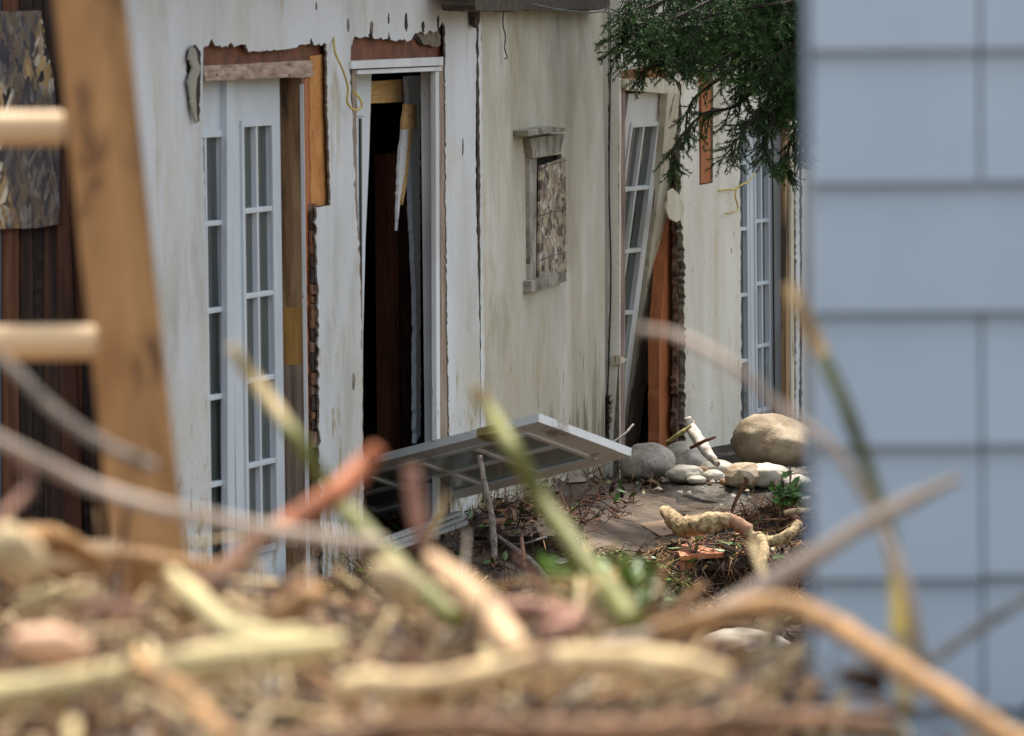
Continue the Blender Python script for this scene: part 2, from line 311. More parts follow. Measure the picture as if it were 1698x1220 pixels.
g.add(vs, [(j * nx + i, j * nx + i + 1, (j + 1) * nx + i + 1, (j + 1) * nx + i) for j in range(len(ys) - 1) for i in range(nx - 1)], mud_ground, True)
tag(g.build('ground', origin=(0, 0, 0)), 'brown flood mud covering the ground before the wrecked house', kind='structure')
h = MB(); vs = []; na = 60
for i in range(na + 1):
    an = R(-70) + R(250) * i / na
    for j, (rr, hh) in enumerate([(60, -1.5), (70, 3), (85, 11), (110, 17), (150, 20)]):
        q = 1 + .25 * mnoise.noise(Vector((math.cos(an) * 6, math.sin(an) * 6, j))) + .1 * mnoise.noise(Vector((math.cos(an) * 40, math.sin(an) * 40, j)))
        vs.append((math.cos(an) * rr * 1, 20 + math.sin(an) * rr, hh * q))
h.add(vs, [(i * 5 + j, i * 5 + j + 1, i * 5 + j + 6, i * 5 + j + 5) for i in range(na) for j in range(4)], hill_mat, True)
tag(h.build('reflection_hills', origin=(0, 20, 0)), 'unseen wooded slopes added for the door glass to reflect', kind='structure')  # out of view, added so that the door panes have something to reflect

# ------------------------------------------------------------------ the wrecked house
hb = WA.uz(0, 0); house = empty('wrecked_house', (hb.x, hb.y, 0), 'flood wrecked house with stained pale stucco walls, torn openings and broken french doors', 'house')
# opening outlines in the photo (holes)
top1 = [(337, 78), (345, 76), (352, 64), (357, 76), (378, 78), (383, 68), (388, 78), (408, 73), (412, 86), (440, 84), (468, 82), (492, 79), (496, 74), (514, 73), (517, 62), (521, 75), (541, 72)]
hole1 = rag(top1, 1.3, 3.5, 301, False)[:-1] + rag([(541, 72), (544, 200), (548, 340)], .9, 5, 3, False) + [(524, 344)] + rag([(524, 344), (528, 500), (529, 700), (536, 1040)], 2.0, 8, 4, False)[1:] + [(350, 1040)] + rag([(350, 1040), (348, 760), (342, 400), (335, 200)], 1.0, 9, 5, False)[1:]
top2 = [(582, 76), (588, 60), (596, 63), (606, 60), (612, 62), (615, 35), (620, 64), (643, 64), (645, 52), (648, 66), (682, 66), (688, 55), (697, 52), (706, 58), (712, 50), (718, 54), (727, 47), (734, 36), (738, 50)]
hole2 = rag(top2, 1.5, 3.5, 302, False)[:-1] + rag([(738, 50), (739, 300), (744, 700), (748, 1000)], 1.0, 5, 8, False) + [(603, 1000)] + rag([(603, 1000), (601, 640), (596, 420), (588, 330), (585, 200), (580, 120)], 1.6, 8, 9, False)[1:]
flk = [(311, 95), (316, 78), (323, 75), (330, 88), (331, 110), (332, 150), (328, 196), (324, 205), (316, 170), (312, 130)]
m = MB(); outerA = [(188, -120), (790, -120)] + rag([(790, -60), (789, 300), (797, 620), (800, 1060)], .8, 9, 21, False) + [(188, 1120)]
sheet(m, WA, outerA, 0, .009, stuccoA, [hole1, hole2], side=stucco_core)
tag(m.build('wall', house), 'grey white stucco wall with two torn door openings')
# a few long tears in the stucco skin above the narrow opening, each its own part
for k, (x, y, w2, hh) in enumerate(((578, 42, 2, 24), (674, 36, 3, 34), (702, 44, 2.5, 22), (617, 44, 3, 22), (727, 38, 2, 26), (645, 30, 1.2, 20), (587, 632, 2.6, 30), (525, 10, 1, 16), (768, 245, 1, 30))):
    rd = random.Random(k); pts = [(x + math.cos(math.pi * i / 7) * w2 * rd.uniform(.5, 1.1), y + math.sin(math.pi * i / 7) * hh / 2 * rd.uniform(.7, 1.1)) for i in range(14)]
    piece('stucco_tear', house, WA, pts, .0025, .002, dark_tear if k % 3 else stucco_core)
m = MB(); sheet(m, WA, rag([(792, -80), (797, -80), (803, 620), (806, 800), (798, 800), (796, 300)], .8, 8, 31), .003, .004, trim_white, side=stucco_core)
tag(m.build('corner_bead', house), 'thin chipped bead at the corner')

winhole = [(889, 262), (931, 255), (939, 450), (888, 470)]
m = MB(); sheet(m, WB, [(798, 16), (1003, 14), (1003, 1000), (804, 1060)], 0, .022, stuccoB, [winhole], side=stucco_core)
tag(m.build('wall', house), 'stained cream stucco wall with a small boarded niche')
# narrow return facing the camera between the cream wall and the right wing
ra = WB.at(994, 20, 0); rb = WC.at(1029, 20, 0); RT = Plane.__new__(Plane); RT.p = Vector((rb.x, rb.y - .06, 0)); RT.d = Vector((1, 0, 0)); RT.n = Vector((RT.d.y, -RT.d.x, 0))
m = MB(); sheet(m, RT, rag([(995, -100), (1008, -100), (1009, 400), (1007, 1000), (995, 1000), (993, 420)], .5, 9, 41), .006, .03, stuccoC, side=stucco_core)
m.build('corner_trim', house)
m = MB(); sheet(m, RT, rag([(1010, -100), (1029, -100), (1026, 300), (1028, 600), (1031, 1000), (1009, 1000)], .7, 9, 42), .004, .03, stuccoC, side=stucco_core)
m.build('corner_trim', house)

hole3 = [(1030, 118), (1060, 112), (1100, 108), (1112, 122), (1130, 140)] + rag([(1130, 150), (1128, 330), (1134, 420), (1136, 600), (1138, 1000)], 2.2, 6, 51, False) + [(1028, 1000)]
holep = [(1158, 120), (1183, 116), (1182, 303), (1160, 307)]
hole4 = rag([(1226, 200), (1316, 180), (1316, 1000), (1229, 1000), (1229, 500)], 1.2, 8, 52)
m = MB(); sheet(m, WC, [(1027, -120), (1420, -120), (1420, 1000), (1027, 1000)], 0, .03, stuccoC, [hole3, holep, hole4], side=stucco_core)
tag(m.build('wall', house), 'cream white stucco wall of the right wing')

# lintels, headers, jambs ----------------- opening 1
def rectp(x0, y0, x1, y1, sl=0.0, jit=0, seed=0):
    p = [(x0, y0), (x1, y0 + sl * (x1 - x0)), (x1, y1 + sl * (x1 - x0)), (x0, y1)]
    return rag(p, jit, 9, seed) if jit else p
piece('header_board', house, WA, rectp(325, 68, 560, 112, -.02), -.030, .04, red_wood, label='red brown header above the wide opening')
piece('lintel', house, WA, rag([(338, 109), (514, 100), (521, 104), (516, 112), (521, 122), (514, 128), (420, 130), (341, 134)], .7, 9, 61), .004, .05, lintel_wood, side=lintel_wood)
piece('insulation_panel', house, WA, rag([(514, 92), (541, 90), (545, 200), (548, 339), (516, 341), (514, 230)], .9, 7, 62), -.024, .03, foam)
piece('jamb', house, WA, [(505, 130), (515, 130), (519, 1040), (508, 1040)], -.028, .006, orange_wood, label='orange lumber jamb beside the foam panel')
piece('sheathing', house, WA, rag([(513, 338), (527, 336), (529, 520), (531, 700), (537, 1040), (516, 1040)], 1.0, 7, 63), -.024, .006, brick_edge)
# broken masonry bits stacked down the sheathing edge
b = MB(); rd = random.Random(5); y = 350
while y < 1000:
    hh = rd.uniform(14, 44); w0 = rd.uniform(0, 7); cc = rd.choice([brick_edge, C['brown'], dark_tear, dark_tear, C['dark']])
    sheet(b, WA, rag([(514 + y * .004, y), (519 + w0 + y * .006, y + rd.uniform(-2, 2)), (518 + w0 + y * .006, y + hh - 3), (515 + y * .004, y + hh - 3)], .8, 6, int(y)), -.014 + rd.uniform(-.003, .004), .008, cc); y += hh
b.build('broken_brick_edge', house)
# right jamb board, seen face-on inside the reveal: its face is perpendicular to the wall
def jamb(name, pl, px, o0, o1, z0, z1, th, mt, parent=None, label=None):
    u = pl.u(px, 300, o0); b = MB()
    pts = [pl.uz(u, z0, o0), pl.uz(u, z0, o1), pl.uz(u, z1, o1), pl.uz(u, z1, o0)]
    b.prism(pts, pl.d * th, mt); o = b.build(name, parent or house)
    if label: o['label'] = label
    return o
jamb('jamb', WA, 502, -.03, -.17, 0, 2.16, .035, jamb_wood, label='grained pine jamb of the wide opening')
jamb('brick_moulding', WA, 505, -.014, -.029, 0, 2.13, .005, trim_white, label='pale thin edge of the jamb')
# two oddly coloured bits of the pine jamb
u = WA.u(502, 300, -.03)
for (y0, y1, mt, nm) in ((505, 600, mat('honey_wood', two((.54, .29, .08), .6), (30, 30, 3), 5, .7), 'jamb_patch'), (600, 905, grey_wood, 'jamb_patch')):
    z0 = EYE - (y1 - 22) / 425; z1 = EYE - (y0 - 22) / 425; b = MB()
    b.prism([WA.uz(u - .003, z0, -.034), WA.uz(u - .003, z0, -.150), WA.uz(u - .003, z1, -.150), WA.uz(u - .003, z1, -.034)], WA.d * .003, mt); b.build(nm, house)

# ----------------- french doors
glass_dark = glass_mat('teal_reflection_glass', (.03, .05, .05))
_t = glass_dark.node_tree; _d = _t.nodes.new('ShaderNodeBsdfDiffuse'); _d.inputs[0].default_value = (.26, .33, .30, 1); _m = _t.nodes.new('ShaderNodeMixShader'); _m.inputs[0].default_value = .55  # teal diffuse colour stands in for the reflection in the fallen door's panes
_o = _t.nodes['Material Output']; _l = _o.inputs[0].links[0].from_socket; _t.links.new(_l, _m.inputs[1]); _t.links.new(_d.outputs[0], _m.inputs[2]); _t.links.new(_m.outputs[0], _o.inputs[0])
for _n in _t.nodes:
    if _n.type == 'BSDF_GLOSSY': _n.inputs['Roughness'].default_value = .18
def leaf(parent, org, ux, uy, wd, z0, z1, stile=.105, top=.19, bot=.30, cols=2, rows=5, mt=door_white, gm=None, md=-.034, th=.042, mun=.020, uz=Vector((0, 0, 1)), name='french_door', label=None, sub=True):
    """org = bottom corner at z=0 level, ux along width, uy = outward normal, face at org, body behind it"""
    def V(x, z, y=0.0): return org + ux * x + uz * z + uy * y
    H = z1; b = MB()
    def bx(x0, x1, za, zb, y0=0.0, y1=-th, mm=mt):
        b.box(V((x0 + x1) / 2, (za + zb) / 2, (y0 + y1) / 2), (ux * (x1 - x0) / 2, uz * (zb - za) / 2, uy * (y0 - y1) / 2), mm)
    bx(0, stile, z0, z1); bx(wd - stile, wd, z0, z1)
    bx(stile, wd - stile, z1 - top, z1, -.0015); bx(stile, wd - stile, z0, z0 + bot, -.0015)
    gx0, gx1, g0, g1 = stile, wd - stile, z0 + bot, z1 - top
    # raised moulding round the lights
    mw = .020
    for (a0, a1, c0, c1) in ((gx0 - mw, gx0 + .004, g0 - mw, g1 + mw), (gx1 - .004, gx1 + mw, g0 - mw, g1 + mw)): bx(a0, a1, c0, c1, .009, .0005)
    bx(gx0 + .004, gx1 - .004, g1 - .004, g1 + mw, .008, -.003); bx(gx0 + .004, gx1 - .004, g0 - mw, g0 + .004, .008, -.003)
    # recessed bottom panel frame line
    fr = b.build(name, parent)
    if label: fr['label'] = label
    s = MB(); b = s
    for i in range(1, cols):
        x = gx0 + (gx1 - gx0) * i / cols; bx(x - mun / 2, x + mun / 2, g0, g1, .004, md)
    for j in range(1, rows):
        z = g0 + (g1 - g0) * j / rows; bx(gx0, gx1, z - mun / 2, z + mun / 2, .0055, md + .0015)
    s.build('muntin_grid', fr, bevel=.003)
    s = MB(); s.add([V(gx0, g0, md * .55), V(gx1, g0, md * .55), V(gx1, g1, md * .55), V(gx0, g1, md * .55)], [(0, 1, 2, 3)], gm or glass); s.build('glass', fr, recalc=False)
    return fr
def wall_leaf(pl, px0, px1, o, z0, z1, label, width=None, **k):
    ua = pl.u(px0, 400, o); ub = pl.u(px1, 400, o)
    if width: ua = ub - width
    return leaf(house, pl.uz(ua, 0, o), pl.d, pl.n, ub - ua, z0, z1, label=label, **k)
zt, zb_ = 2.17, .05
wR = WA.u(467, 400, -.085) - WA.u(386, 400, -.085)
wall_leaf(WA, 386, 467, -.085, zb_, zt, 'nearer pale french door leaf hiding its left half', width=None, stile=.115, top=.19, bot=.31)
wall_leaf(WA, 300, 384, -.085, zb_, zt, 'french door leaf mostly hidden by the wall edge', width=wR, stile=.105, top=.22, bot=.27)
piece('door_astragal', house, WA, [(376, 132), (388, 131), (390, 1000), (378, 1000)], -.060, .025, door_white)

# ----------------- opening 2
piece('header_board', house, WA, rectp(575, 45, 745, 100, -.01), -.030, .04, red_wood, label='dark red header above the narrow opening')
b = MB(); sheet(b, WA, rag([(584, 62), (600, 60), (648, 66), (690, 64), (700, 76), (715, 70), (738, 60), (738, 34), (700, 40), (612, 30), (584, 50)], 1.5, 6, 71), -.020, .005, dark_tear); b.build('paper_and_shade', house)
b = MB(); sheet(b, WA, rag([(690, 50), (702, 52), (712, 48), (727, 50), (732, 72), (722, 78), (700, 70)], 2, 5, 72), -.012, .005, stucco_core); b.build('stucco_flake', house)
b = MB()
sheet(b, WA, [(583, 101), (735, 94), (735, 108), (583, 114)], .012, .05, trim_white); sheet(b, WA, [(593, 116), (733, 110), (733, 117), (593, 123)], .004, .05, trim_white)
b.build('door_frame_head', house, bevel=.002)
jamb('door_frame_side', WA, 724, -.02, -.085, 0, 2.16, .02, trim_white, label='scraped white jamb of the narrow opening')
piece('door_frame_side', house, WA, [(722, 118), (728, 118), (731, 1000), (725, 1000)], -.004, .02, trim_white)
piece('brick_moulding', house, WA, rag([(728, 108), (738, 106), (741, 420), (744, 1000), (731, 1000), (730, 500)], .4, 9, 73), -.006, .02, grey_wood, label='bare brown strip beside the narrow opening')
piece('brick_moulding', house, WA, rag([(583, 108), (591, 108), (592, 300), (600, 500), (604, 1000), (598, 1000), (590, 420)], .8, 8, 74), -.006, .02, grey_wood)
# broken inner jamb lining + torn slats
b = MB(); sheet(b, WA, rag([(676, 126), (696, 125), (698, 720), (690, 735), (690, 480), (682, 330)], .8, 8, 75), -.17, .02, door_white); b.build('door_stop', house)
b = MB(); sheet(b, WA, rag([(672, 172), (690, 174), (692, 215), (680, 213), (668, 215)], .6, 6, 76), -.14, .012, pine)
sheet(b, WA, rag([(668, 215), (678, 213), (673, 270), (664, 330), (659, 382), (660, 340), (663, 260)], .7, 6, 77), -.14, .012, trim_white)
sheet(b, WA, rag([(678, 214), (684, 213), (675, 300), (668, 340), (666, 330)], .7, 6, 78), -.145, .012, pine); b.build('splintered_board', house)
piece('ceiling_beam', house, WA, [(596, 136), (690, 130), (690, 168), (596, 172)], -.20, .05, pine)
piece('partition_stud', house, WA, [(643, 255), (660, 255), (664, 800), (648, 800)], -.45, .06, int_wood)
for y in (250, 430, 590): piece('stud_blocking', house, WA, [(660, y), (678, y - 2), (678, y + 14), (660, y + 16)], -.50, .05, int_wood)
piece('partition_stud', house, WA, [(676, 300), (688, 300), (690, 800), (680, 800)], -.46, .04, mat('dim_stud', two((.10, .035, .02), .5), (20, 20, 4)))
# the inward opened leaf, seen edge-on
b = MB(); sheet(b, WA, [(590, 122), (616, 122), (612, 260), (606, 400), (602, 560), (601, 760), (590, 760)], -.10, .012, door_white)
sheet(b, WA, [(590, 186), (607, 186), (606, 192), (590, 192)], -.092, .008, door_white)
sheet(b, WA, [(597, 196), (600, 196), (601, 560), (599, 560)], -.094, .004, black_cable)
b = b.build('french_door', house); b['label'] = 'sliver of a door leaf pushed inside the narrow opening'

# ----------------- niche on the cream wall
nic = MB()
dirty = mat('dirty_cream_paint', [(.3, (.09, .08, .06)), (.45, (.22, .20, .16)), (.65, (.36, .34, .28))], (6, 6, 9), 7, .8, .4, (40, 40, 40), [((.08, .06, .05), (14, 14, 20), .62, .04)])
sheet(nic, WB, rag([(876, 216), (912, 209), (938, 212), (937, 217), (900, 222), (877, 226)], .7, 6, 81), .07, .085, dirty)
sheet(nic, WB, [(879, 229), (936, 221), (930, 252), (884, 262)], .035, .035, dirty)
sheet(nic, WB, [(878, 262), (890, 260), (889, 470), (880, 474)], .02, .03, dirty)
sheet(nic, WB, rag([(880, 466), (938, 450), (940, 466), (890, 482), (880, 484)], .6, 7, 82), .035, .05, dirty)
nic = nic.build('window_surround', house, bevel=.002); nic['label'] = 'shabby cream surround of the small niche'
piece('niche_board', house, WB, rag([(896, 275), (938, 261), (940, 452), (895, 464)], .5, 9, 83), .014, .012, osb_small, label='weathered strand board closing the niche')
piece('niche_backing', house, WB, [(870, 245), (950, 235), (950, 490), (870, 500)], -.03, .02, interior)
b = MB()
for (y0, y1) in ((279, 265), (356, 346), (430, 417)): b.tube([WB.at(895, y0 + 2, .016), WB.at(915, (y0 + y1) / 2, .017), WB.at(940, y1, .016)], [.0018] * 3, black_cable, 5)
b.build('binding_wire', nic)
# eave over the cream wall
b = MB(); sheet(b, WB, rag([(790, -70), (1012, -70), (1010, 14), (900, 17), (800, 18), (789, 16)], 1.2, 8, 84), .10, .14, eave_mat); b.build('eave_board', house)
b = MB(); sheet(b, WA, rag([(785, -10), (797, -10), (796, 34), (792, 46), (787, 40)], 1, 6, 85), .03, .02, eave_mat); b.build('rotted_bracket', house)

# ----------------- opening 3 with the skewed leaf
piece('header_board', house, WC, [(1022, 96), (1120, 88), (1120, 128), (1022, 134)], -.035, .04, orange_wood, label='orange header above the skewed door')
b = MB(); sheet(b, WC, [(1034, 131), (1116, 128), (1127, 152), (1127, 157), (1040, 149), (1034, 144)], .015, .06, cream_paint); b.build('door_frame_head', house, bevel=.002)
piece('jamb', house, WC, [(1029, 128), (1037, 129), (1036, 1000), (1028, 1000)], -.004, .04, grey_wood)
# skewed assembly, hinged out of plumb
Z = Vector((0, 0, 1)); tl = .148
uzl = (Z + WC.n * tl).normalized(); uyl = (WC.n - Z * tl).normalized()
top_r = WC.at(1106, 152, -.03); lw = .60; lh = 2.10
leaf(house, top_r - WC.d * lw - uzl * lh, WC.d, uyl, lw, 0, lh, stile=.10, top=.17, bot=.30, cols=2, rows=5, uz=uzl, mt=cream_leaf, label='french door leaf hanging askew in the torn opening')
def ptl(x, y, e=0): return WC.at(x, y, .02 - .36 * (y - 152) / 600 + e)
b = MB(); b.prism([ptl(*q) for q in rag([(1107, 152), (1127, 156), (1118, 260), (1101, 420), (1083, 560), (1056, 752), (1030, 752), (1047, 640), (1072, 470), (1095, 300)], .3, 14, 91)], -uyl * .04, cream_paint)
x = b.build('door_frame_side', house); x['label'] = 'leaning cream frame board with peeling paint'
b = MB(); b.prism([ptl(*q, .004) for q in rag([(1066, 560), (1082, 562), (1057, 750), (1032, 750), (1046, 660)], 1.4, 10, 191)], -uyl * .003, grey_wood); b.build('bare_patch', x)
b = MB(); b.prism([WC.at(1029, 590, .03), WC.at(1041, 596, .03), WC.at(1029, 604, .03)], -WC.n * .05, cream_paint); b.build('latch_plate', house)
piece('partition_stud', house, WC, rag([(1114, 330), (1122, 330), (1126, 560), (1121, 900), (1093, 900), (1093, 560), (1103, 430)], .4, 14, 92), -.09, .06, orange_wood, label='bright orange stud behind the skewed door')
piece('sheathing', house, WC, rag([(1122, 150), (1134, 145), (1136, 430), (1140, 900), (1120, 900), (1124, 500)], 1.6, 6, 93), -.034, .03, brick_edge)
b = MB(); pts = [(1107, 318), (1116, 312), (1128, 325), (1135, 345), (1132, 362), (1122, 368), (1110, 362), (1104, 345)]
sheet(b, WC, rag(pts, .8, 6, 94), .045, .008, cream_paint); b.build('stucco_flake', house)
piece('exposed_board', house, WC, holep and [(1152, 112), (1188, 110), (1188, 312), (1152, 314)], -.032, .03, orange_wood, label='orange board bared through a slot in the stucco')
piece('exposed_lath', house, WC, [(1163, 150), (1181, 149), (1180, 302), (1162, 304)], -.012, .015, orange_wood)
# ----------------- opening 4
wall_leaf(WC, 1244, 1281, -.10, -.02, 2.13, 'tall french door leaf nearest the grey shingled wall', stile=.085, top=.20, bot=.24)
wl = WC.u(1281, 400, -.1) - WC.u(1244, 400, -.1)
wall_leaf(WC, 1210, 1243, -.10, -.02, 2.13, 'narrow french door leaf beside the far opening edge', width=wl, stile=.06, top=.20, bot=.16)
jamb('door_frame_side', WC, 1304, -.02, -.095, 0, 2.2, .02, trim_white)
piece('brick_moulding', house, WC, [(1303, 190), (1310, 190), (1311, 900), (1304, 900)], -.006, .03, jamb_wood)
piece('brick_moulding', house, WC, [(1311, 190), (1316, 190), (1318, 900), (1313, 900)], .006, .03, cream_paint)
piece('peeling_strip', house, WC, rag([(1319, 180), (1325, 180), (1327, 500), (1325, 690), (1320, 700), (1321, 500)], 1, 6, 95), .012, .01, trim_white)
b = MB(); sheet(b, WC, rag([(1316, 170), (1330, 170), (1330, 900), (1317, 900)], 1.2, 7, 96), .004, .01, dark_tear); b.build('paper_and_shade', house)  # dark strip laid on the wall as the shade of a narrow gap
# ----------------- peeled stucco flap left of opening 1
b = MB(); fb = rag([(309, 92), (316, 77), (325, 74), (333, 86), (333, 130), (331, 200), (324, 204), (314, 170)], 1, 6, 97)
sheet(b, WA, fb, .003, .004, dark_tear); b.build('paper_and_shade', house)  # dark sheet drawn under the flap as its shadow
b = MB(); sheet(b, WA, rag([(318, 75), (325, 82), (328, 100), (333, 112), (331, 122), (327, 130), (325, 150), (326, 180), (328, 200), (325, 203), (319, 180), (315, 150), (312, 135), (320, 112), (316, 100), (313, 98)], .5, 5, 98), .02, .008, mat('stucco_flap', two((.34, .33, .27), .8), (20, 20, 20), 5, .9, .5)); b.build('stucco_flake', house)

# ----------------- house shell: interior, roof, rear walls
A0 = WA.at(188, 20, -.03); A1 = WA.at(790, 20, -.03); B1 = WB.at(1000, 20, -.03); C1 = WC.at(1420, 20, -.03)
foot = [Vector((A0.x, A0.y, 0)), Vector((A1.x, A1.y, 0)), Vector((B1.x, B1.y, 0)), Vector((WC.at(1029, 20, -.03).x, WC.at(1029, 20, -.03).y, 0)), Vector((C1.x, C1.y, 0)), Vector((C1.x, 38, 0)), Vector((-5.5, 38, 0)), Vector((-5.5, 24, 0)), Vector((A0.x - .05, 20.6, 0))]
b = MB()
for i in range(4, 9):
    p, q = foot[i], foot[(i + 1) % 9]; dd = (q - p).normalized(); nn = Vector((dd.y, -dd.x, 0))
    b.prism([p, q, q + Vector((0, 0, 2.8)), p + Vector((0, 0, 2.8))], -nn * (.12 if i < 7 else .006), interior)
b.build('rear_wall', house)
b = MB()
for i in range(4, 8):
    p, q = foot[i], foot[(i + 1) % 9]; dd = (q - p).normalized(); nn = Vector((dd.y, -dd.x, 0))
    b.prism([p + nn * .03 - Vector((0, 0, .5)), q + nn * .03 - Vector((0, 0, .5)), q + nn * .03 + Vector((0, 0, 2.79)), p + nn * .03 + Vector((0, 0, 2.79))], -nn * .02, dark_planks)
b.build('outer_cladding', house)
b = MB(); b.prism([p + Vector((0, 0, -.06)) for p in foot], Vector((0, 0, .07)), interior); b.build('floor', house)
b = MB()
ov = [foot[0] + WA.n * .25 + Vector((0, -.3, 0)), foot[1] + WA.n * .25, foot[2] + WB.n * .25, foot[3] + WC.n * .2, foot[4] + WC.n * .2, foot[5], foot[6], foot[7], foot[8]]
b.prism([p + Vector((0, 0, 2.80)) for p in ov], Vector((0, 0, .16)), roof_mat); b.build('roof', house)
# wall strips above the frame so that the shell closes
b = MB()
for pl, x0, x1 in ((WB, 798, 1003),):
    sheet(b, pl, [(x0, 10), (x1, 10), (x1, -150), (x0, -150)], -.004, .02, stuccoB)
b.build('upper_wall', house)

# ------------------------------------------------------------------ boarded shed at the left
SD = Plane(-350, 470, 192, 461); SD.n = SD.n if SD.n.y < 0 else -SD.n
shed = empty('boarded_shed', SD.uz(0, 0), 'dark plank wall with a patchy strand board panel behind the wooden ladder', 'shed')
planks_grey = mat('silvered_plank', [(.3, (.03, .03, .032)), (.5, (.10, .10, .105)), (.7, (.19, .185, .18))], (30, 30, 1.2), 7, .75, .5, (60, 60, 4))
planks_rust = mat('rusty_plank', [(.3, (.03, .012, .006)), (.5, (.11, .04, .018)), (.7, (.21, .085, .035))], (30, 30, 1.2), 7, .75, .5, (60, 60, 4))
b = MB(); x = -340; rd = random.Random(12)
while x < 190:
    ww = rd.uniform(10, 30); o = rd.uniform(-.028, .012)
    sheet(b, SD, [(x, -120), (x + ww - 2, -120), (x + ww, 1290), (x + 2, 1290)], o, .03, rd.choice((dark_planks, dark_planks, planks_grey, planks_rust, dark_tear))); x += ww
b.build('plank_wall', shed)
piece('backing_wall', shed, SD, [(-350, -120), (192, -120), (192, 1290), (-350, 1290)], -.03, .06, dark_tear)
piece('boarding_panel', shed, SD, rag([(-180, 20), (68, 18), (78, 80), (88, 120), (100, 250), (98, 372), (60, 378), (-180, 384)], .8, 10, 99), .035, .018, osb)
piece('corner_board', shed, SD, [(92, 250), (112, 250), (150, 1290), (118, 1290)], .02, .03, mat('red_brown_post', two((.11, .04, .02), .4), (40, 40, 2), 6, .7, .3, None, [((.5, .36, .22), (140, 140, 30), .70, .02)]))
b = MB(); q0 = SD.at(-350, 20, 0); q1 = SD.at(155, 20, -.05)
b.prism([Vector((q0.x, q0.y + .04, 2.7)), Vector((q1.x, q1.y - .02, 2.7)), Vector((q1.x, q1.y + 2.2, 2.7)), Vector((q0.x, q0.y + 2.2, 2.7))], Vector((0, 0, .1)), roof_mat); b.build('roof', shed)

# ------------------------------------------------------------------ grey shingled house at the right
th = R(3.9); gd = Vector((math.cos(th), -math.sin(th), 0)); c0 = P(1344, 20, 7.5)
GS = Plane.__new__(Plane); GS.p = Vector((c0.x, c0.y, 0)); GS.d = gd; GS.n = Vector((gd.y, -gd.x, 0))
grey = empty('shingled_house', (c0.x, c0.y, 1.2), 'neighbouring house clad in blue grey shingles', 'house')
gz0 = (EYE - (742 - 17) * 7.5 / F); EXP = 220 * 7.5 / F
b = MB(); rd = random.Random(3)
gaps = {4: [(1622, 0)], 3: [], 2: [(1622, 0)], 1: [(1626, 0)], 5: [], 0: [(1618, 0)], -1: [(1500, 0)], 6: [(1540, 0)]}
for k in range(-5, 12):
    zb = gz0 + EXP * (k - 1 + 0); zt_ = zb + EXP + .012
    # joints between shingles
    us = [0.0]
    ju = {0: .2205 + .002, 1: .222, 3: .222}.get(k % 4, None)
    u = ju if ju else rd.uniform(.42, .5)
    while u < 5.2: us.append(u); u += rd.choice([.30, .41, .36, .28])
    us.append(5.2)
    for i in range(len(us) - 1):
        a, c = us[i] + .002, us[i + 1] - .002; dz = rd.uniform(-.0035, .0035)
        pr = [(.022, zb + dz), (.003, zt_), (-.004, zt_), (-.004, zb + dz)]
        vs = [GS.uz(a, z, o) for o, z in pr] + [GS.uz(c, z, o) for o, z in pr]
        b.add(vs, [(0, 1, 2, 3), (7, 6, 5, 4), (0, 4, 5, 1), (1, 5, 6, 2), (2, 6, 7, 3), (3, 7, 4, 0)], rd.choice((siding, siding, siding2, siding3)))
b.build('shingle_siding', grey)
b = MB()
def gbox(b, u0, u1, z0, z1, o0, o1, mt): b.box(GS.uz((u0 + u1) / 2, (z0 + z1) / 2, (o0 + o1) / 2), (GS.d * (u1 - u0) / 2, Vector((0, 0, (z1 - z0) / 2)), GS.n * abs(o1 - o0) / 2), mt)
gbox(b, .003, 5.2, .3, 3.9, -.006, -3.5, siding_trim); b.build('wall', grey)
b = MB(); gbox(b, -.012, -.001, .3, 3.9, .012, -.05, siding_trim); b.build('corner_trim', grey)
b = MB(); gbox(b, -.01, 5.5, 3.9, 4.05, .3, -3.8, roof_mat); b.build('roof', grey)

# ------------------------------------------------------------------ ladder
LD = 8.0
lb = P(240, 930, LD); lad = empty('wooden_ladder', lb, 'wooden ladder with pale round rungs leaning in front of the boarded shed', 'ladder')
def rail(xt, xb, lab):
    t = P(xt, -420, LD + .35); bb = P(xb, 1150, LD - .03); ax = (t - bb); mid = (t + bb) / 2
    sx = Vector((.86, -.5, 0)).normalized(); nn = ax.cross(sx).normalized(); sx = nn.cross(ax).normalized()
    b = MB(); b.box(mid, (ax / 2, sx * .048, nn * .030), ladder_rail); o = b.build('rail', lad, bevel=.004)
    return o
def lrail(dx):
    # rail 2x4: broad face towards the camera, narrow side to the right
    t = P(104 + dx, -420, LD + .30); bb = P(272 + dx, 1150, LD - .05); ax = t - bb; mid = (t + bb) / 2
    yaw = R(-28); sx = Vector((math.cos(yaw), -math.sin(yaw), 0)) if False else Vector((math.cos(R(-33)), math.sin(R(-33)), 0))
    nn = sx.cross(ax).normalized(); sx = ax.cross(nn).normalized()
    b = MB(); b.box(mid, (ax / 2, sx * .044, nn * .030), ladder_rail); return b.build('rail', lad, bevel=.004)
lrail(0); lrail(-620)
for (y, xe) in ((-150, 50), (212, 108), (567, 162), (925, 215)):
    b = MB(); dd = LD + .12 - .30 * (y / 1150) * .5 - .03
    p1 = P(xe, y, dd - .03); p0 = P(xe - 640, y + 6, dd - .03)
    b.tube([p0, p0.lerp(p1, .5), p0.lerp(p1, .985), p1], [.025, .025, .025, .021], ladder_rung, 16); b.build('rung', lad)

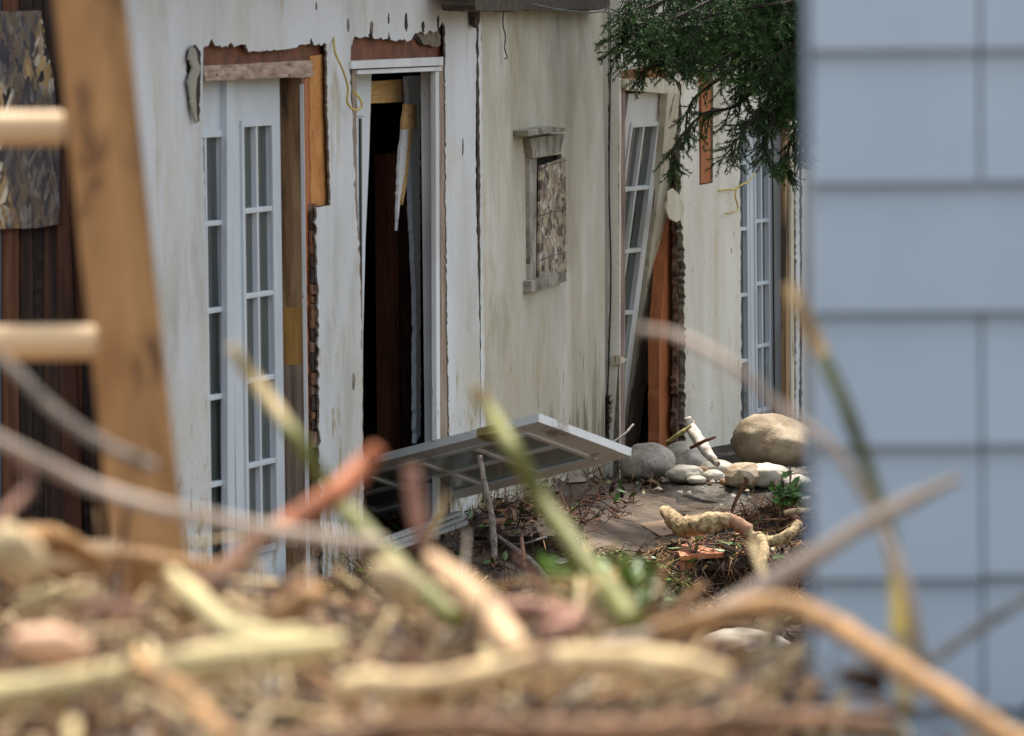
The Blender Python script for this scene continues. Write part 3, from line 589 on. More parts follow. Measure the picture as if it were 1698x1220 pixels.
# ------------------------------------------------------------------ patio slab and bank
def zpoly(pts, z): return [onz(x, y, z) for x, y in pts]
front = rag([(560, 985), (700, 950), (900, 930), (1050, 918), (1110, 906), (1200, 908), (1300, 905), (1420, 900)], 1.5, 12, 111, False)
back = [(1420, 730), (1180, 752), (1010, 778), (905, 830), (800, 930), (740, 960), (600, 1010)]
b = MB(); b.prism(zpoly(front + back, .015), Vector((0, 0, -.09)), slab_mat, side=mud_ground)
tag(b.build('patio', origin=(0, 27, 0)), 'mud smeared concrete patio slab undermined by the flood', kind='structure')
b = MB(); rd = random.Random(9)
for (pts, mt) in (([(1010, 800), (1096, 786), (1088, 792), (1000, 818), (968, 826)], C['grey']), ([(1100, 812), (1180, 790), (1212, 792), (1130, 815)], C['grey'])):
    b.prism(zpoly(rag(pts, .8, 10, 5), .021), Vector((0, 0, -.004)), mat('worn_pale_silt', two((.26, .26, .265), .6), (20, 8, 8), 6, .8))
tag(b.build('dried_silt', origin=(0, 27, 0)), 'pale silt streaks dried on the patio', kind='stuff')

# ------------------------------------------------------------------ fallen door
a = Vector(P(893, 699, 22.9)); Lq = P(603, 773, 23.6); Rq = P(1050, 756, 23.245)
ul = (Lq - a).normalized(); vv = (Rq - a); vv = (vv - ul * vv.dot(ul)).normalized(); wdt = (Rq - a).length; nn = ul.cross(vv).normalized()
if nn.z > 0: nn = -nn
fd = empty('fallen_door', a + vv * .3 + ul * .6, 'glazed pale french door torn off and lying tilted across the patio', 'door')
org = a.copy(); ln = 2.03
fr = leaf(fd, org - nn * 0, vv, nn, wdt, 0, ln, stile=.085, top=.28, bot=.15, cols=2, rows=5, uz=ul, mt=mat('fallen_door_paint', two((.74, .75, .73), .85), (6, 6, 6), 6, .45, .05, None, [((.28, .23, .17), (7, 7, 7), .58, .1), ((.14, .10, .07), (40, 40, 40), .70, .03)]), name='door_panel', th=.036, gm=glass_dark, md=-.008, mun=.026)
# brass hinge on the long edge, one plate on the edge, one on the face
hp = a + ul * .275
b = MB(); b.box(hp - vv * .003 - nn * .018, (ul * .075, nn * .0175, vv * .0025), brass); b.box(hp + vv * .028 + nn * .004, (ul * .07, vv * .034, nn * .002), brass)
b.tube([hp - ul * .055 - vv * .007 + nn * .003, hp + ul * .055 - vv * .007 + nn * .003], [.006, .006], brass, 8)
for i in (-1, 0, 1):
    for j in (0, 1): b.tube([hp + ul * (.04 * i) + vv * (.022 + .02 * j) + nn * .005, hp + ul * (.04 * i) + vv * (.022 + .02 * j) + nn * .009], [.004, .004], metal_edge, 6)
b.build('hinge', fd)

# mud bank heaped along the foot of the walls under the fallen door
b = MB(); vs = []; cols_ = list(range(700, 1012, 6)); nr = 14
for px in cols_:
    pl = WA if px < 790 else WB; q = pl.at(px, 20, -.01); hh = float(np.interp(px, [700, 790, 930, 1000, 1012], [.22, .27, .19, .07, .02]))
    for j in range(nr + 1):
        t = j / nr; p = Vector((q.x, q.y, 0)) + Vector((.9, -.35, 0)) * (.75 * t) * (1 if px > 760 else .7)
        p.z = hh * (1 - t) ** 1.3 + .03 * mnoise.noise(Vector((p.x * 9, p.y * 9, 0))) * (1 - t) + .02 * mnoise.noise(Vector((p.x * 22, p.y * 22, 5))) - .012; vs.append(p)
bank = [v for k_, v in enumerate(vs) if k_ % (nr + 1) < 8]
b.add(vs, [(i * (nr + 1) + j, i * (nr + 1) + j + 1, (i + 1) * (nr + 1) + j + 1, (i + 1) * (nr + 1) + j) for i in range(len(cols_) - 1) for j in range(nr)], mud_ground, True)
tag(b.build('mud_bank', origin=(0, 25, 0)), 'dark mud banked along the foot of the cream wall', kind='structure')
# silt washed up against the right wing
b = MB(); vs = []; nx_, ny_ = 40, 26
for j in range(ny_ + 1):
    for i in range(nx_ + 1):
        y = 25.6 + 5.2 * j / ny_; x = (.02 + .058 * i / nx_) * y; t = min(1, 9 * i / nx_) * min(1, max(0, (y - 26.4 - .5 * (1 - i / nx_)) / 1.8)); z = -.012 + .10 * t * t * (3 - 2 * t) + .018 * mnoise.noise(Vector((x * 8, y * 6, 0)))
        vs.append((x, y, z))
b.add(vs, [(j * (nx_ + 1) + i, j * (nx_ + 1) + i + 1, (j + 1) * (nx_ + 1) + i + 1, (j + 1) * (nx_ + 1) + i) for j in range(ny_) for i in range(nx_)], mat('silt_bank', [(.34, (.018, .015, .012)), (.5, (.065, .058, .05)), (.66, (.15, .14, .125))], (6, 2.5, 6), 9, .9, .9, (25, 25, 25), [((.03, .022, .016), (9, 4, 9), .52, .05), ((.24, .23, .21), (16, 4, 9), .62, .04)], spec=.12), True)
tag(b.build('silt', origin=(0, 27, 0)), 'grey brown silt banked against the right wing under the stones', kind='structure')
# ------------------------------------------------------------------ stones
def stone(px, py, w, hgt, mt, label, d=None, zb=None, seed=1, ang=0.0, depth=1.0, sharp=False, cat='boulder', name='boulder', group=None):
    rd = random.Random(seed); d = d or (EYE - (zb if zb is not None else .06)) * F / (py + hgt * .40 - 16)
    c = P(px, py, d); rx = w / 2 * d / F; rz = hgt / 2 * d / F
    bm = bmesh.new(); bmesh.ops.create_icosphere(bm, subdivisions=2 if sharp else 4, radius=1); off = Vector((seed * 3.1, seed * 1.7, 0))
    for v in bm.verts:
        p = v.co.copy(); k = 1 + .16 * mnoise.noise(p * 1.3 + off) + .05 * mnoise.noise(p * 4 + off)
        if sharp: k += .18 * mnoise.noise(p * 2.6 + off)
        else: k += .02 * mnoise.noise(p * 9 + off) + .05 * abs(mnoise.noise(p * 2.3 + off * 2)) + .01 * mnoise.noise(p * 22 + off)
        q = p * k; q.x, q.z = q.x * math.cos(ang) - q.z * math.sin(ang) * rz / rx, q.x * math.sin(ang) * rx / rz + q.z * math.cos(ang)
        v.co = Vector((q.x * rx, q.y * rx * depth, q.z * rz))
    me = bpy.data.meshes.new(name); bm.to_mesh(me); bm.free(); me.materials.append(mt)
    if not sharp: me.polygons.foreach_set('use_smooth', [True] * len(me.polygons))
    o = bpy.data.objects.new(name, me); COL.objects.link(o); o.location = c
    if sharp:
        s = o.modifiers.new('bevel', 'BEVEL'); s.width = rz * .06; s.segments = 2
    return tag(o, label, cat, group)
G1 = 'stones washed up on the patio'
stone(1285, 738, 138, 96, stone_tan, 'largest tan boulder with its right end behind the grey shingled wall', seed=2, ang=R(-12), group=G1)
stone(1073, 768, 92, 66, stone_grey, 'rounded speckled grey boulder touching the tip of the fallen door', seed=3, ang=R(8), group=G1)
stone(1136, 758, 73, 55, stone_pale, 'pale stone at the back just right of the speckled grey boulder', seed=4, group=G1)
stone(1143, 768, 61, 42, stone_grey, 'small round grey stone resting in front of the pale back stone', seed=5, group=G1)
stone(1135, 786, 63, 32, stone_pale, 'flat grey pebble wedged below the small round grey stone', seed=6, group=G1, name='river_stone', cat='stone')
stone(1164, 785, 27, 25, stone_brown, 'reddish brown pebble in the middle of the stone row', seed=7, group=G1, name='river_stone', cat='stone')
stone(1190, 778, 61, 32, stone_pale, 'long pale stone below the splintered birch log', seed=8, group=G1, name='river_stone', cat='stone')
stone(1183, 790, 39, 22, stone_pale, 'small cream pebble right beside the reddish brown one', seed=9, group=G1, name='river_stone', cat='stone')
stone(1233, 789, 66, 46, stone_tan, 'angular broken tan rock in front of the largest boulder', seed=10, sharp=True, group=G1, name='broken_rock', cat='rock')
stone(1272, 789, 76, 42, stone_pale, 'pale rounded stone just right of the angular broken rock', seed=11, group=G1, name='river_stone', cat='stone')
stone(1322, 801, 49, 28, stone_grey, 'grey stone half hidden by the green sprig', seed=12, group=G1, name='river_stone', cat='stone')
stone(1208, 799, 29, 15, stone_brown, 'tiny brown pebble at the foot of the angular rock', seed=14, group=G1, name='river_stone', cat='stone')
stone(1155, 796, 32, 15, stone_pale, 'tiny flat cream pebble under the reddish brown one', seed=15, group=G1, name='river_stone', cat='stone')
stone(1236, 1098, 190, 116, stone_pale, 'smooth pale grey boulder below the patio behind the foreground logs', d=20.6, seed=13, ang=R(-6))

stone(1108, 780, 34, 22, stone_grey, 'small dark grey stone between the speckled boulder and the flat pebble', seed=16, group=G1, name='river_stone', cat='stone')
stone(1212, 784, 30, 18, stone_brown, 'brown pebble squeezed between the long pale stone and the angular rock', seed=17, group=G1, name='river_stone', cat='stone')
stone(1172, 776, 26, 16, stone_tan, 'small tan stone at the foot of the splintered birch log', seed=18, group=G1, name='river_stone', cat='stone')
stone(1300, 798, 26, 16, stone_tan, 'small tan stone between the pale rounded stone and the green sprig', seed=19, group=G1, name='river_stone', cat='stone')
b = MB(); rd = random.Random(61)
for _ in range(420):
    x = rd.uniform(1040, 1340); y = rd.gauss(797, 8); p = onz(x, y, .035); p.z = .012 + .06 * min(1, max(0, (p.y - 26.6) / 1.4)) * min(1, max(0, (p.x - .5) / .12)); q = rd.uniform(.006, .024)
    bmx = [Vector((1, 0, 0)), Vector((-1, 0, 0)), Vector((0, 1, 0)), Vector((0, -1, 0)), Vector((0, 0, .8)), Vector((0, 0, -.6))]; bmx = [p + Vector((v.x * q * rd.uniform(.7, 1.3), v.y * q, v.z * q)) for v in bmx]
    b.add(bmx, [(0, 2, 4), (2, 1, 4), (1, 3, 4), (3, 0, 4), (2, 0, 5), (1, 2, 5), (3, 1, 5), (0, 3, 5)], rd.choice([stone_grey, stone_tan, stone_brown, stone_pale, C['dark'], C['brown']]))
tag(b.build('gravel'), 'loose gravel washed between the stones', kind='stuff')
# ------------------------------------------------------------------ cables and wires
def wire(name, pts, r, mt, label, cat, n=8, seg=6):
    sp = spline([tuple(p) for p in pts], n); b = MB(); b.tube([Vector(p) for p in sp], [r] * len(sp), mt, seg); return tag(b.build(name), label, cat)
cab = wire('hanging_cable', [RT.at(1012, 20, .03), RT.at(1012, 130, .02), RT.at(1010, 300, .02), RT.at(1013, 450, .02), RT.at(1010, 580, .02), RT.at(1007, 662, .02)], .0042, black_cable, 'black cable hanging down the corner with a rusty bristly end', 'cable')
b = MB(); rd = random.Random(4)
for i in range(420):
    y = rd.uniform(660, 728); p = RT.at(1006 - (y - 660) * .05 + rd.uniform(-3.5, 3.5), y, .02 + rd.uniform(-.015, .02)); q = p + Vector((rd.uniform(-.03, .03), rd.uniform(-.02, .02), rd.uniform(-.03, .03)))
    b.tube([p, q], [.0035, .001], bristle, 3, smooth=False)
b.build('bristly_end', cab)
wire('overhead_cable', [WB.at(880, 6, .13), WB.at(930, 16, .13), WB.at(975, 21, .13), WB.at(1000, 19, .13), WB.at(1012, 22, .1), WB.at(1020, 18, .1), WB.at(1008, 14, .1), WB.at(1000, 20, .1)], .004, mat('grey_cable', two((.10, .11, .11), .8)), 'thin grey cable strung under the rotted eave', 'cable')
wire('loose_black_wire', [WB.at(835, 16, .03), WB.at(834, 40, .02), WB.at(838, 60, .02), WB.at(837, 80, .02), WB.at(841, 95, .02), WB.at(837, 97, .02)], .003, black_cable, 'short loose black wire dangling on the cream wall', 'wire')
wire('yellow_cable', [WA.at(553, 62, .0), WA.at(556, 88, .03), WA.at(568, 115, .035), WA.at(577, 145, .03), WA.at(576, 170, .03), WA.at(588, 182, .04), WA.at(599, 178, .05), WA.at(598, 166, .05), WA.at(590, 155, .04), WA.at(586, 150, .03)], .0045, yellow_wire, 'yellow electric cable looping out of the wall between the two near openings', 'cable')
wire('yellow_cable', [WC.at(1192, 316, .01), WC.at(1207, 314, .03), WC.at(1218, 314, .03), WC.at(1230, 306, .05), WC.at(1242, 300, .05), WC.at(1250, 288, .04)], .0050, yellow_wire, 'yellow electric cable poking out below the spruce branches', 'cable')
wire('yellow_cable', [WC.at(1221, 312, .035), WC.at(1219, 325, .03), WC.at(1223, 340, .03), WC.at(1221, 350, .03), WC.at(1203, 354, .03)], .0045, yellow_wire, 'short bent yellow wire end hanging beneath the other yellow cable', 'wire')

# ------------------------------------------------------------------ spruce
tb = P(1440, 20, 27.6); spruce = empty('spruce_tree', (tb.x, tb.y, -.4), 'dark green spruce with drooping needle boughs before the right wing', 'tree')
b = MB(); tp = [Vector((tb.x + .03 * math.sin(z), tb.y, z)) for z in np.arange(-.4, 7.2, .5)]; b.tube(tp, [.13 - .015 * (p.z) for p in tp], bark, 12, .3); b.build('trunk', spruce)
NV = []; NF = []; NM = []
def add_needles(p0, p1, dens=420, L=.021, fresh=0.0, bow=None):
    """needles round a shoot from p0 to p1"""
    p0 = np.array(p0); p1 = np.array(p1); ln = np.linalg.norm(p1 - p0); n = max(8, int(ln * dens)); t = (p1 - p0) / max(ln, 1e-6)
    a = np.cross(t, [0.3, .2, .93]); a /= np.linalg.norm(a); c = np.cross(t, a)
    s = rng.random(n) ** .9; an = rng.random(n) * 2 * math.pi; rad = np.cos(an)[:, None] * a + np.sin(an)[:, None] * c
    base = p0 + (p1 - p0) * s[:, None]; dr = rad * .85 + t * .75; dr /= np.linalg.norm(dr, axis=1)[:, None]
    LL = L * (.7 + .5 * rng.random(n)) * (1.05 - .35 * s); tip = base + dr * LL[:, None]
    sd = np.cross(dr, rng.normal(size=(n, 3))); sd /= np.linalg.norm(sd, axis=1)[:, None]; sd *= .0022
    k = sum(len(x) for x in NV); v = np.stack([base - sd, base + sd, tip], 1).reshape(-1, 3); NV.append(v)
    NF.append(k + np.arange(n * 3).reshape(-1, 3)); NM.append((rng.random(n) < fresh).astype(int))
twb = MB()
def shoot(p, d, L):
    q = p + d * L; m_ = p.lerp(q, .5) + Vector((0, 0, -L * .06))
    twb.tube([p, m_, q], [.0022, .0018, .001], bark, 3, smooth=False)
    add_needles(p, m_); add_needles(m_, q, fresh=.25)
def bough(pts, n_side, Ls, droop=.5, r0=.010):
    sp = spline([tuple(P(*q)) for q in pts], 7); V = [Vector(x) for x in sp]; n = len(V)
    twb.tube(V, [r0 * (1 - .8 * i / n) + .002 for i in range(n)], bark, 5)
    for k in range(n_side):
        t = .08 + .92 * k / n_side; i = min(int(t * (n - 1)), n - 2); p = V[i].lerp(V[i + 1], t * (n - 1) - i); tg = (V[i + 1] - V[i]).normalized()
        side = Vector((random.gauss(0, .6), random.gauss(0, .6), random.gauss(-.2, .4))); side = (side - tg * side.dot(tg)).normalized()
        d = (tg * .7 + side * .9 + Vector((0, 0, -droop))).normalized(); L = Ls * random.uniform(.5, 1.15) * (1.1 - .55 * t)
        # secondary twig with shoots
        q = p + d * L; mid = p.lerp(q, .5) + Vector((0, 0, -.08 * L)); W = [Vector(x) for x in spline([tuple(p), tuple(mid), tuple(q)], 3)]
        twb.tube(W, [.004 - .0004 * j for j in range(len(W))], bark, 4)
        for j in range(1, len(W)): add_needles(W[j - 1], W[j])
        m_ = max(3, int(L / .026))
        for j in range(m_):
            tt = (j + .5) / m_; kk = min(int(tt * (len(W) - 1)), len(W) - 2); pp = W[kk].lerp(W[kk + 1], tt * (len(W) - 1) - kk)
            s2 = d.cross(Vector((random.gauss(0, .4), random.gauss(0, .4), 1))).normalized() * random.choice((-1, 1))
            shoot(pp, (d * .7 + s2 * .7 + Vector((0, 0, -.35 * random.random()))).normalized(), random.uniform(.05, .11) * (1.15 - .4 * tt))
    add_needles(V[-1], V[-1] + (V[-1] - V[-2]).normalized() * .08)
D0 = 27.0
B = [  # picture x, y, depth control points (from the trunk outward)
 ([(1400, -60, 27.5), (1250, -40, 27.2), (1120, 10, 26.8), (1010, 85, 26.6)], 30, .30),
 ([(1400, -100, 27.4), (1200, -70, 27.0), (1060, -20, 26.6), (1035, 40, 26.4)], 28, .28),
 ([(1400, -30, 27.3), (1270, 0, 27.0), (1170, 40, 26.8), (1090, 85, 26.6)], 30, .26),
 ([(1400, 10, 27.4), (1290, 30, 27.3), (1200, 55, 27.0), (1120, 95, 26.8)], 28, .26),
 ([(1400, -20, 27.2), (1320, 10, 27.0), (1240, 60, 26.7), (1180, 120, 26.5)], 30, .26),
 ([(1400, 20, 27.4), (1330, 40, 27.2), (1270, 90, 27.0), (1215, 150, 26.9)], 26, .25),
 ([(1400, 60, 27.5), (1330, 80, 27.3), (1280, 120, 27.1), (1220, 175, 26.9), (1165, 190, 26.7), (1120, 240, 26.6), (1112, 275, 26.6)], 26, .17),
 ([(1400, 100, 27.3), (1330, 130, 27.1), (1270, 170, 26.9), (1235, 215, 26.7), (1205, 255, 26.6)], 24, .19),
 ([(1400, 60, 27.2), (1340, 110, 27.0), (1300, 160, 26.9), (1275, 220, 26.8), (1270, 265, 26.8)], 26, .19),
 ([(1400, 120, 27.4), (1350, 150, 27.3), (1325, 200, 27.1), (1305, 255, 27.0), (1302, 285, 27.0)], 24, .18),
 ([(1420, 140, 27.1), (1360, 180, 27.0), (1335, 220, 26.9), (1328, 255, 26.9)], 16, .18),
 ([(1400, -60, 27.0), (1310, -40, 26.8), (1220, -20, 26.6), (1140, 20, 26.4), (1080, 45, 26.3)], 34, .26),
 ([(1400, 0, 26.9), (1340, 10, 26.8), (1280, 30, 26.6), (1230, 70, 26.5)], 28, .26),
 ([(1400, 30, 27.1), (1350, 60, 27.0), (1310, 90, 26.9), (1285, 130, 26.8)], 26, .24),
 ([(1400, -10, 26.7), (1300, 5, 26.6), (1200, 20, 26.5), (1120, 50, 26.4), (1060, 70, 26.4)], 34, .22),
 ([(1400, -40, 26.8), (1330, -20, 26.7), (1240, 10, 26.6), (1160, 70, 26.5), (1130, 100, 26.5)], 34, .22),
 ([(1400, -50, 27.2), (1300, -20, 27.1), (1200, 20, 27.0), (1130, 60, 27.0), (1085, 70, 27.0)], 36, .24),
 ([(1400, 0, 27.3), (1320, 20, 27.2), (1240, 50, 27.2), (1190, 90, 27.2)], 36, .26),
 ([(1400, 90, 26.9), (1350, 110, 26.9), (1300, 150, 26.9), (1260, 200, 26.9)], 26, .2),
 ([(1400, 40, 26.8), (1340, 60, 26.7), (1290, 90, 26.6), (1250, 140, 26.6)], 28, .22),
 ([(1400, -90, 26.8), (1290, -60, 26.7), (1180, -30, 26.6), (1060, 20, 26.5), (1020, 60, 26.5)], 34, .22),
 ([(1400, 70, 27.0), (1360, 100, 27.0), (1330, 130, 26.9), (1310, 180, 26.9)], 24, .2),
 ([(1400, -120, 27.6), (1300, -90, 27.4), (1180, -50, 27.2), (1100, -20, 27.0)], 28, .3),
 ([(1240, 60, 26.8), (1150, 90, 26.7), (1080, 110, 26.6), (1058, 125, 26.6)], 12, .14),
 ([(1250, 90, 26.9), (1225, 110, 26.8), (1150, 165, 26.7), (1135, 225, 26.7)], 9, .12),
]
for pts, n_, L_ in B: bough(pts, int(n_ * 1.35), L_)
# boughs beyond the frame so that the tree is whole from the side
for k in range(16):
    z = 2.2 + k * .27; an = k * 2.4; rr = 1.35 * (1 - k / 24)
    p = Vector((tb.x, tb.y, z)); V = [p, p + Vector((math.cos(an) * rr * .5, abs(math.sin(an)) * rr * .5, -.05)), p + Vector((math.cos(an) * rr * .8 if math.cos(an) > 0 else .1, abs(math.sin(an)) * rr, -.35))]
    twb.tube(V, [.02, .012, .004], bark, 5)
    for j in range(22):
        t = random.uniform(.2, 1) * 2; i = min(int(t), 1); q = V[i].lerp(V[i + 1], t - i); d = Vector((random.gauss(0, .7), random.gauss(0, .7), -.5)).normalized()
        add_needles(q, q + d * .25, dens=260, L=.028)
limbs = twb.build('limb', spruce, recalc=False)
V = np.concatenate(NV) - np.array(wloc(spruce)); FF = np.concatenate(NF); MI = np.concatenate(NM)
me = bpy.data.meshes.new('crown'); me.vertices.add(len(V)); me.vertices.foreach_set('co', V.ravel()); me.loops.add(len(FF) * 3); me.loops.foreach_set('vertex_index', FF.ravel().astype(np.int32))
me.polygons.add(len(FF)); me.polygons.foreach_set('loop_start', (np.arange(len(FF)) * 3).astype(np.int32)); me.polygons.foreach_set('loop_total', np.full(len(FF), 3, np.int32)); me.materials.append(needle); me.materials.append(needle_tip)
me.polygons.foreach_set('material_index', MI.astype(np.int32)); me.update(); me.validate()
cr = bpy.data.objects.new('crown', me); COL.objects.link(cr); cr.parent = spruce
print('needles', len(FF))

# ------------------------------------------------------------------ branches and stalks
def stick(name, pts, mt, label, cat='branch', n=8, seg=10, wob=.25, mf=None, group=None, tips=True):
    """pts: (px, py, depth, radius in picture px)"""
    sp = spline(pts, n); V = [P(q[0], q[1], q[2]) for q in sp]; r = [max(q[3], .3) * q[2] / F for q in sp]
    b = MB(); b.tube(V, r, mt, seg, wob, mf=mf); return tag(b.build(name), label, cat, group)
pick = lambda stops: (lambda t: next(m for p, m in stops if t <= p))
# midground
stick('thick_root', [(1100, 845, 25.3, 7), (1112, 855, 25.2, 12), (1135, 873, 25.1, 16), (1165, 870, 25.0, 15), (1200, 862, 25.0, 13), (1225, 868, 25.0, 12), (1245, 888, 25.0, 11), (1275, 898, 25.0, 10), (1305, 888, 25.0, 9), (1325, 868, 25.1, 7)], C['straw'],
      'thick peeled yellowish root lying over the edge of the patio', 'root', wob=.5, mf=pick([(.48, mat('peeled_bark', [(.35, (.14, .08, .04)), (.48, (.34, .24, .12)), (.62, (.52, .40, .23))], (34, 34, 34), 7, .8, .9, (80, 80, 80), [((.20, .08, .05), (20, 20, 20), .62, .04)])), (.62, mat('reddish_bark', two((.42, .22, .13), .6), (60, 60, 60), 5, .8, .4)), (1, MATS['peeled_bark'])]))
stick('root_fork', [(1262, 893, 24.9, 9), (1268, 910, 24.8, 8), (1264, 930, 24.7, 8), (1258, 942, 24.7, 7)], MATS['peeled_bark'], 'short stub of peeled root pointing down below the thick root', 'root')
stick('upright_stick', [(795, 755, 22.6, 4), (801, 790, 22.6, 4.5), (810, 830, 22.6, 5), (817, 870, 22.6, 5.5), (820, 925, 22.6, 5.5)], C['grey'], 'pale bare stick standing upright before the fallen door', 'stick')
stick('splintered_log', [(1140, 692, 27.9, 6), (1146, 708, 27.9, 9), (1158, 728, 27.8, 10), (1172, 748, 27.7, 9), (1190, 770, 27.6, 5)], mat('birch_wood', [(.35, (.20, .14, .10)), (.5, (.52, .47, .42)), (.65, (.68, .64, .58))], (40, 40, 12), 6, .8, .5), 'pale splintered birch log leaning on the stones beside the orange stud', 'log')
stick('dry_twig', [(1105, 735, 27.6, 3.5), (1128, 718, 27.6, 3.5), (1145, 706, 27.7, 2.5)], C['olive'], 'short olive twig lying against the splintered birch log', 'twig')
stick('dry_twig', [(1146, 742, 27.5, 3), (1166, 732, 27.4, 3), (1187, 724, 27.4, 2)], C['brown'], 'thin brown twig crossing the splintered birch log', 'twig')
stick('dry_twig', [(1016, 733, 26.8, 1.6), (1035, 720, 26.9, 2), (1050, 704, 27, 2)], C['grey'], 'thin grey twig standing before the leaning frame board', 'twig')
stick('dry_twig', [(693, 905, 22.4, 2), (712, 878, 22.4, 3), (735, 845, 22.4, 3)], C['sienna'], 'reddish brown twig left of the upright stick', 'twig')
stick('dry_twig', [(1210, 860, 26, 3), (1222, 825, 26, 3), (1238, 800, 26, 4), (1236, 790, 26, 3)], C['brown'], 'curved brown root standing above the thick peeled root', 'twig')
stick('dry_twig', [(864, 890, 23, 3), (867, 910, 23, 3.4), (870, 940, 23, 3.4)], C['pink'], 'short pinkish twig standing beside the plant debris', 'twig')
stick('dry_twig', [(820, 885, 23.2, 3), (880, 930, 23, 5), (910, 965, 22.8, 5), (950, 1010, 22.6, 3)], C['grey'], 'long grey stem sloping through the plant debris', 'twig')
stick('dry_twig', [(1285, 800, 26.2, 5), (1300, 830, 26.1, 6), (1312, 850, 26, 6), (1330, 870, 26, 4)], C['pink'], 'dark pink bent root below the green sprig', 'twig')
stick('white_branch', [(1300, 850, 25.8, 4), (1320, 847, 25.8, 5), (1345, 846, 25.8, 4)], C['cream'], 'white peeled branch end beside the grey shingled wall', 'branch')
# metal strip on the patio and scraps
b = MB()
for k, (dx, dy) in enumerate(((0, 0), (4, 7), (9, 13))):
    p, q = P(636 + dx, 896 + dy, 22.6), P(762 + dx, 850 + dy, 23.8); ax = (q - p) / 2; sx = ax.cross(Vector((0, 0, 1))).normalized(); b.box((p + q) / 2 - Vector((0, 0, .004 * k)), (ax, sx * .014, Vector((0, 0, .008))), metal_edge)
tag(b.build('metal_threshold'), 'pale ribbed metal threshold lying below the fallen door', 'threshold')
b = MB(); b.prism([P(1120, 905, 25.1), P(1188, 890, 25.6), P(1212, 905, 25.2), P(1206, 916, 25.0), P(1128, 922, 24.9)], Vector((0, 0, -.02)), orange_wood, side=orange_wood); tag(b.build('plywood_scrap'), 'orange brown plywood scrap under the thick peeled root', 'plywood')
b = MB(); b.prism([P(1125, 930, 24.9), P(1200, 922, 25.1), P(1198, 930, 25.1), P(1128, 940, 24.9)], Vector((0, 0, -.015)), C['rust']); tag(b.build('plywood_scrap'), 'rusty splinter of plywood just beneath the orange scrap', 'plywood')
b = MB(); b.prism([P(800, 862, 23.6), P(884, 853, 24.6), P(936, 822, 25.8), P(938, 836, 25.8), P(895, 868, 24.6)], Vector((0, 0, -.012)), C['brown'])
b.prism([P(1060, 868, 26.2), P(1220, 842, 27.4), P(1215, 862, 26.4), P(1095, 888, 25.8)], Vector((0, 0, -.006)), mat('wet_brown_board', two((.24, .15, .09), .6), (5, 12, 6), 6, .4)); tag(b.build('warped_board'), 'warped brown board lying flat in mud on the patio', 'board')
def leafcurl(b, p, s, mt, rd, n=None):
    ax = Vector((rd.gauss(0, 1), rd.gauss(0, 1), rd.gauss(0, .5))).normalized(); up = n or Vector((rd.gauss(0, .5), rd.gauss(0, .5), 1)).normalized(); sx = ax.cross(up).normalized(); c = rd.uniform(-.4, .6)
    P0 = [p - ax * s, p - ax * s * .3 + sx * s * .42 + up * s * c * .4, p + ax * s * .4 + sx * s * .36 + up * s * c * .4, p + ax * s, p + ax * s * .4 - sx * s * .36 + up * s * c * .4, p - ax * s * .3 - sx * s * .42 + up * s * c * .4, p - ax * s * .3, p + ax * s * .4]
    b.add(P0, [(0, 1, 6), (1, 2, 7, 6), (2, 3, 7), (3, 4, 7), (4, 5, 6, 7), (5, 0, 6)], mt)
def litter(b, p, rd, kinds, s):
    k = rd.choices(['twig', 'leaf', 'chip'], kinds)[0]
    return k
# --- crumpled dark sheet under the fallen door, heaps
def heap(name, label, cx, cy, d, wpx, hpx, dep, n, kinds, pal, leafpal, sz, seed, kind='stuff', basemat=None, hang=0.0, verts=None):
    rd = random.Random(seed); b = MB(); W = wpx * d / F; Hh = hpx * d / F; c = P(cx, cy + hpx / 2, d)
    # solid core
    m_ = 26; vs = []; fs = []
    for j in range(m_ + 1):
        for i in range(m_ + 1):
            x = (i / m_ - .5) * W; y = (j / m_ - .5) * dep; e = max(0, 1 - (2 * x / W) ** 2) ** .6 * max(0, 1 - (2 * y / dep) ** 2) ** .6
            z = Hh * e * (.62 + .35 * mnoise.noise(Vector((x * 5, y * 5, seed))) + .18 * mnoise.noise(Vector((x * 16, y * 16, seed))))
            vs.append(c + Vector((x, y, z - .02)))
    fs = [(j * (m_ + 1) + i, j * (m_ + 1) + i + 1, (j + 1) * (m_ + 1) + i + 1, (j + 1) * (m_ + 1) + i) for j in range(m_) for i in range(m_)]
    b.add(vs, fs, basemat or C['dark'], True)
    if verts: vs = verts
    for _ in range(n):
        i = rd.randrange(len(vs)); p = vs[i] + Vector((rd.gauss(0, .03), rd.gauss(0, .03), rd.uniform(0, .035)))
        k = rd.choices(['twig', 'leaf', 'chip'], kinds)[0]
        if k == 'twig':
            d1 = Vector((rd.gauss(0, 1), rd.gauss(0, .6), rd.gauss(.0, .5))).normalized(); L = sz * rd.uniform(.5, 2.2); q = p + d1 * L + Vector((0, 0, -hang * L)); mid = p.lerp(q, .5) + Vector((rd.gauss(0, .15), rd.gauss(0, .15), rd.gauss(0, .15))) * L
            r = rd.uniform(.0014, .0045) * sz / .1; b.tube([p, mid, q], [r, r * .8, r * .4], rd.choice(pal), 4, smooth=True)
        elif k == 'leaf': leafcurl(b, p, sz * rd.uniform(.12, .42), rd.choice(leafpal), rd)
        else:
            ax = Vector((rd.gauss(0, 1), rd.gauss(0, 1), rd.gauss(0, .4))).normalized(); sx = ax.orthogonal().normalized(); b.box(p, (ax * sz * rd.uniform(.15, .5), sx * sz * rd.uniform(.03, .12), ax.cross(sx) * sz * rd.uniform(.02, .06)), rd.choice(pal), rd.uniform(.4, 1))
    return tag(b.build(name, recalc=False), label, kind=kind)
brn = [C['brown'], C['dark'], C['sienna'], C['brown'], C['pink'], C['tan']]
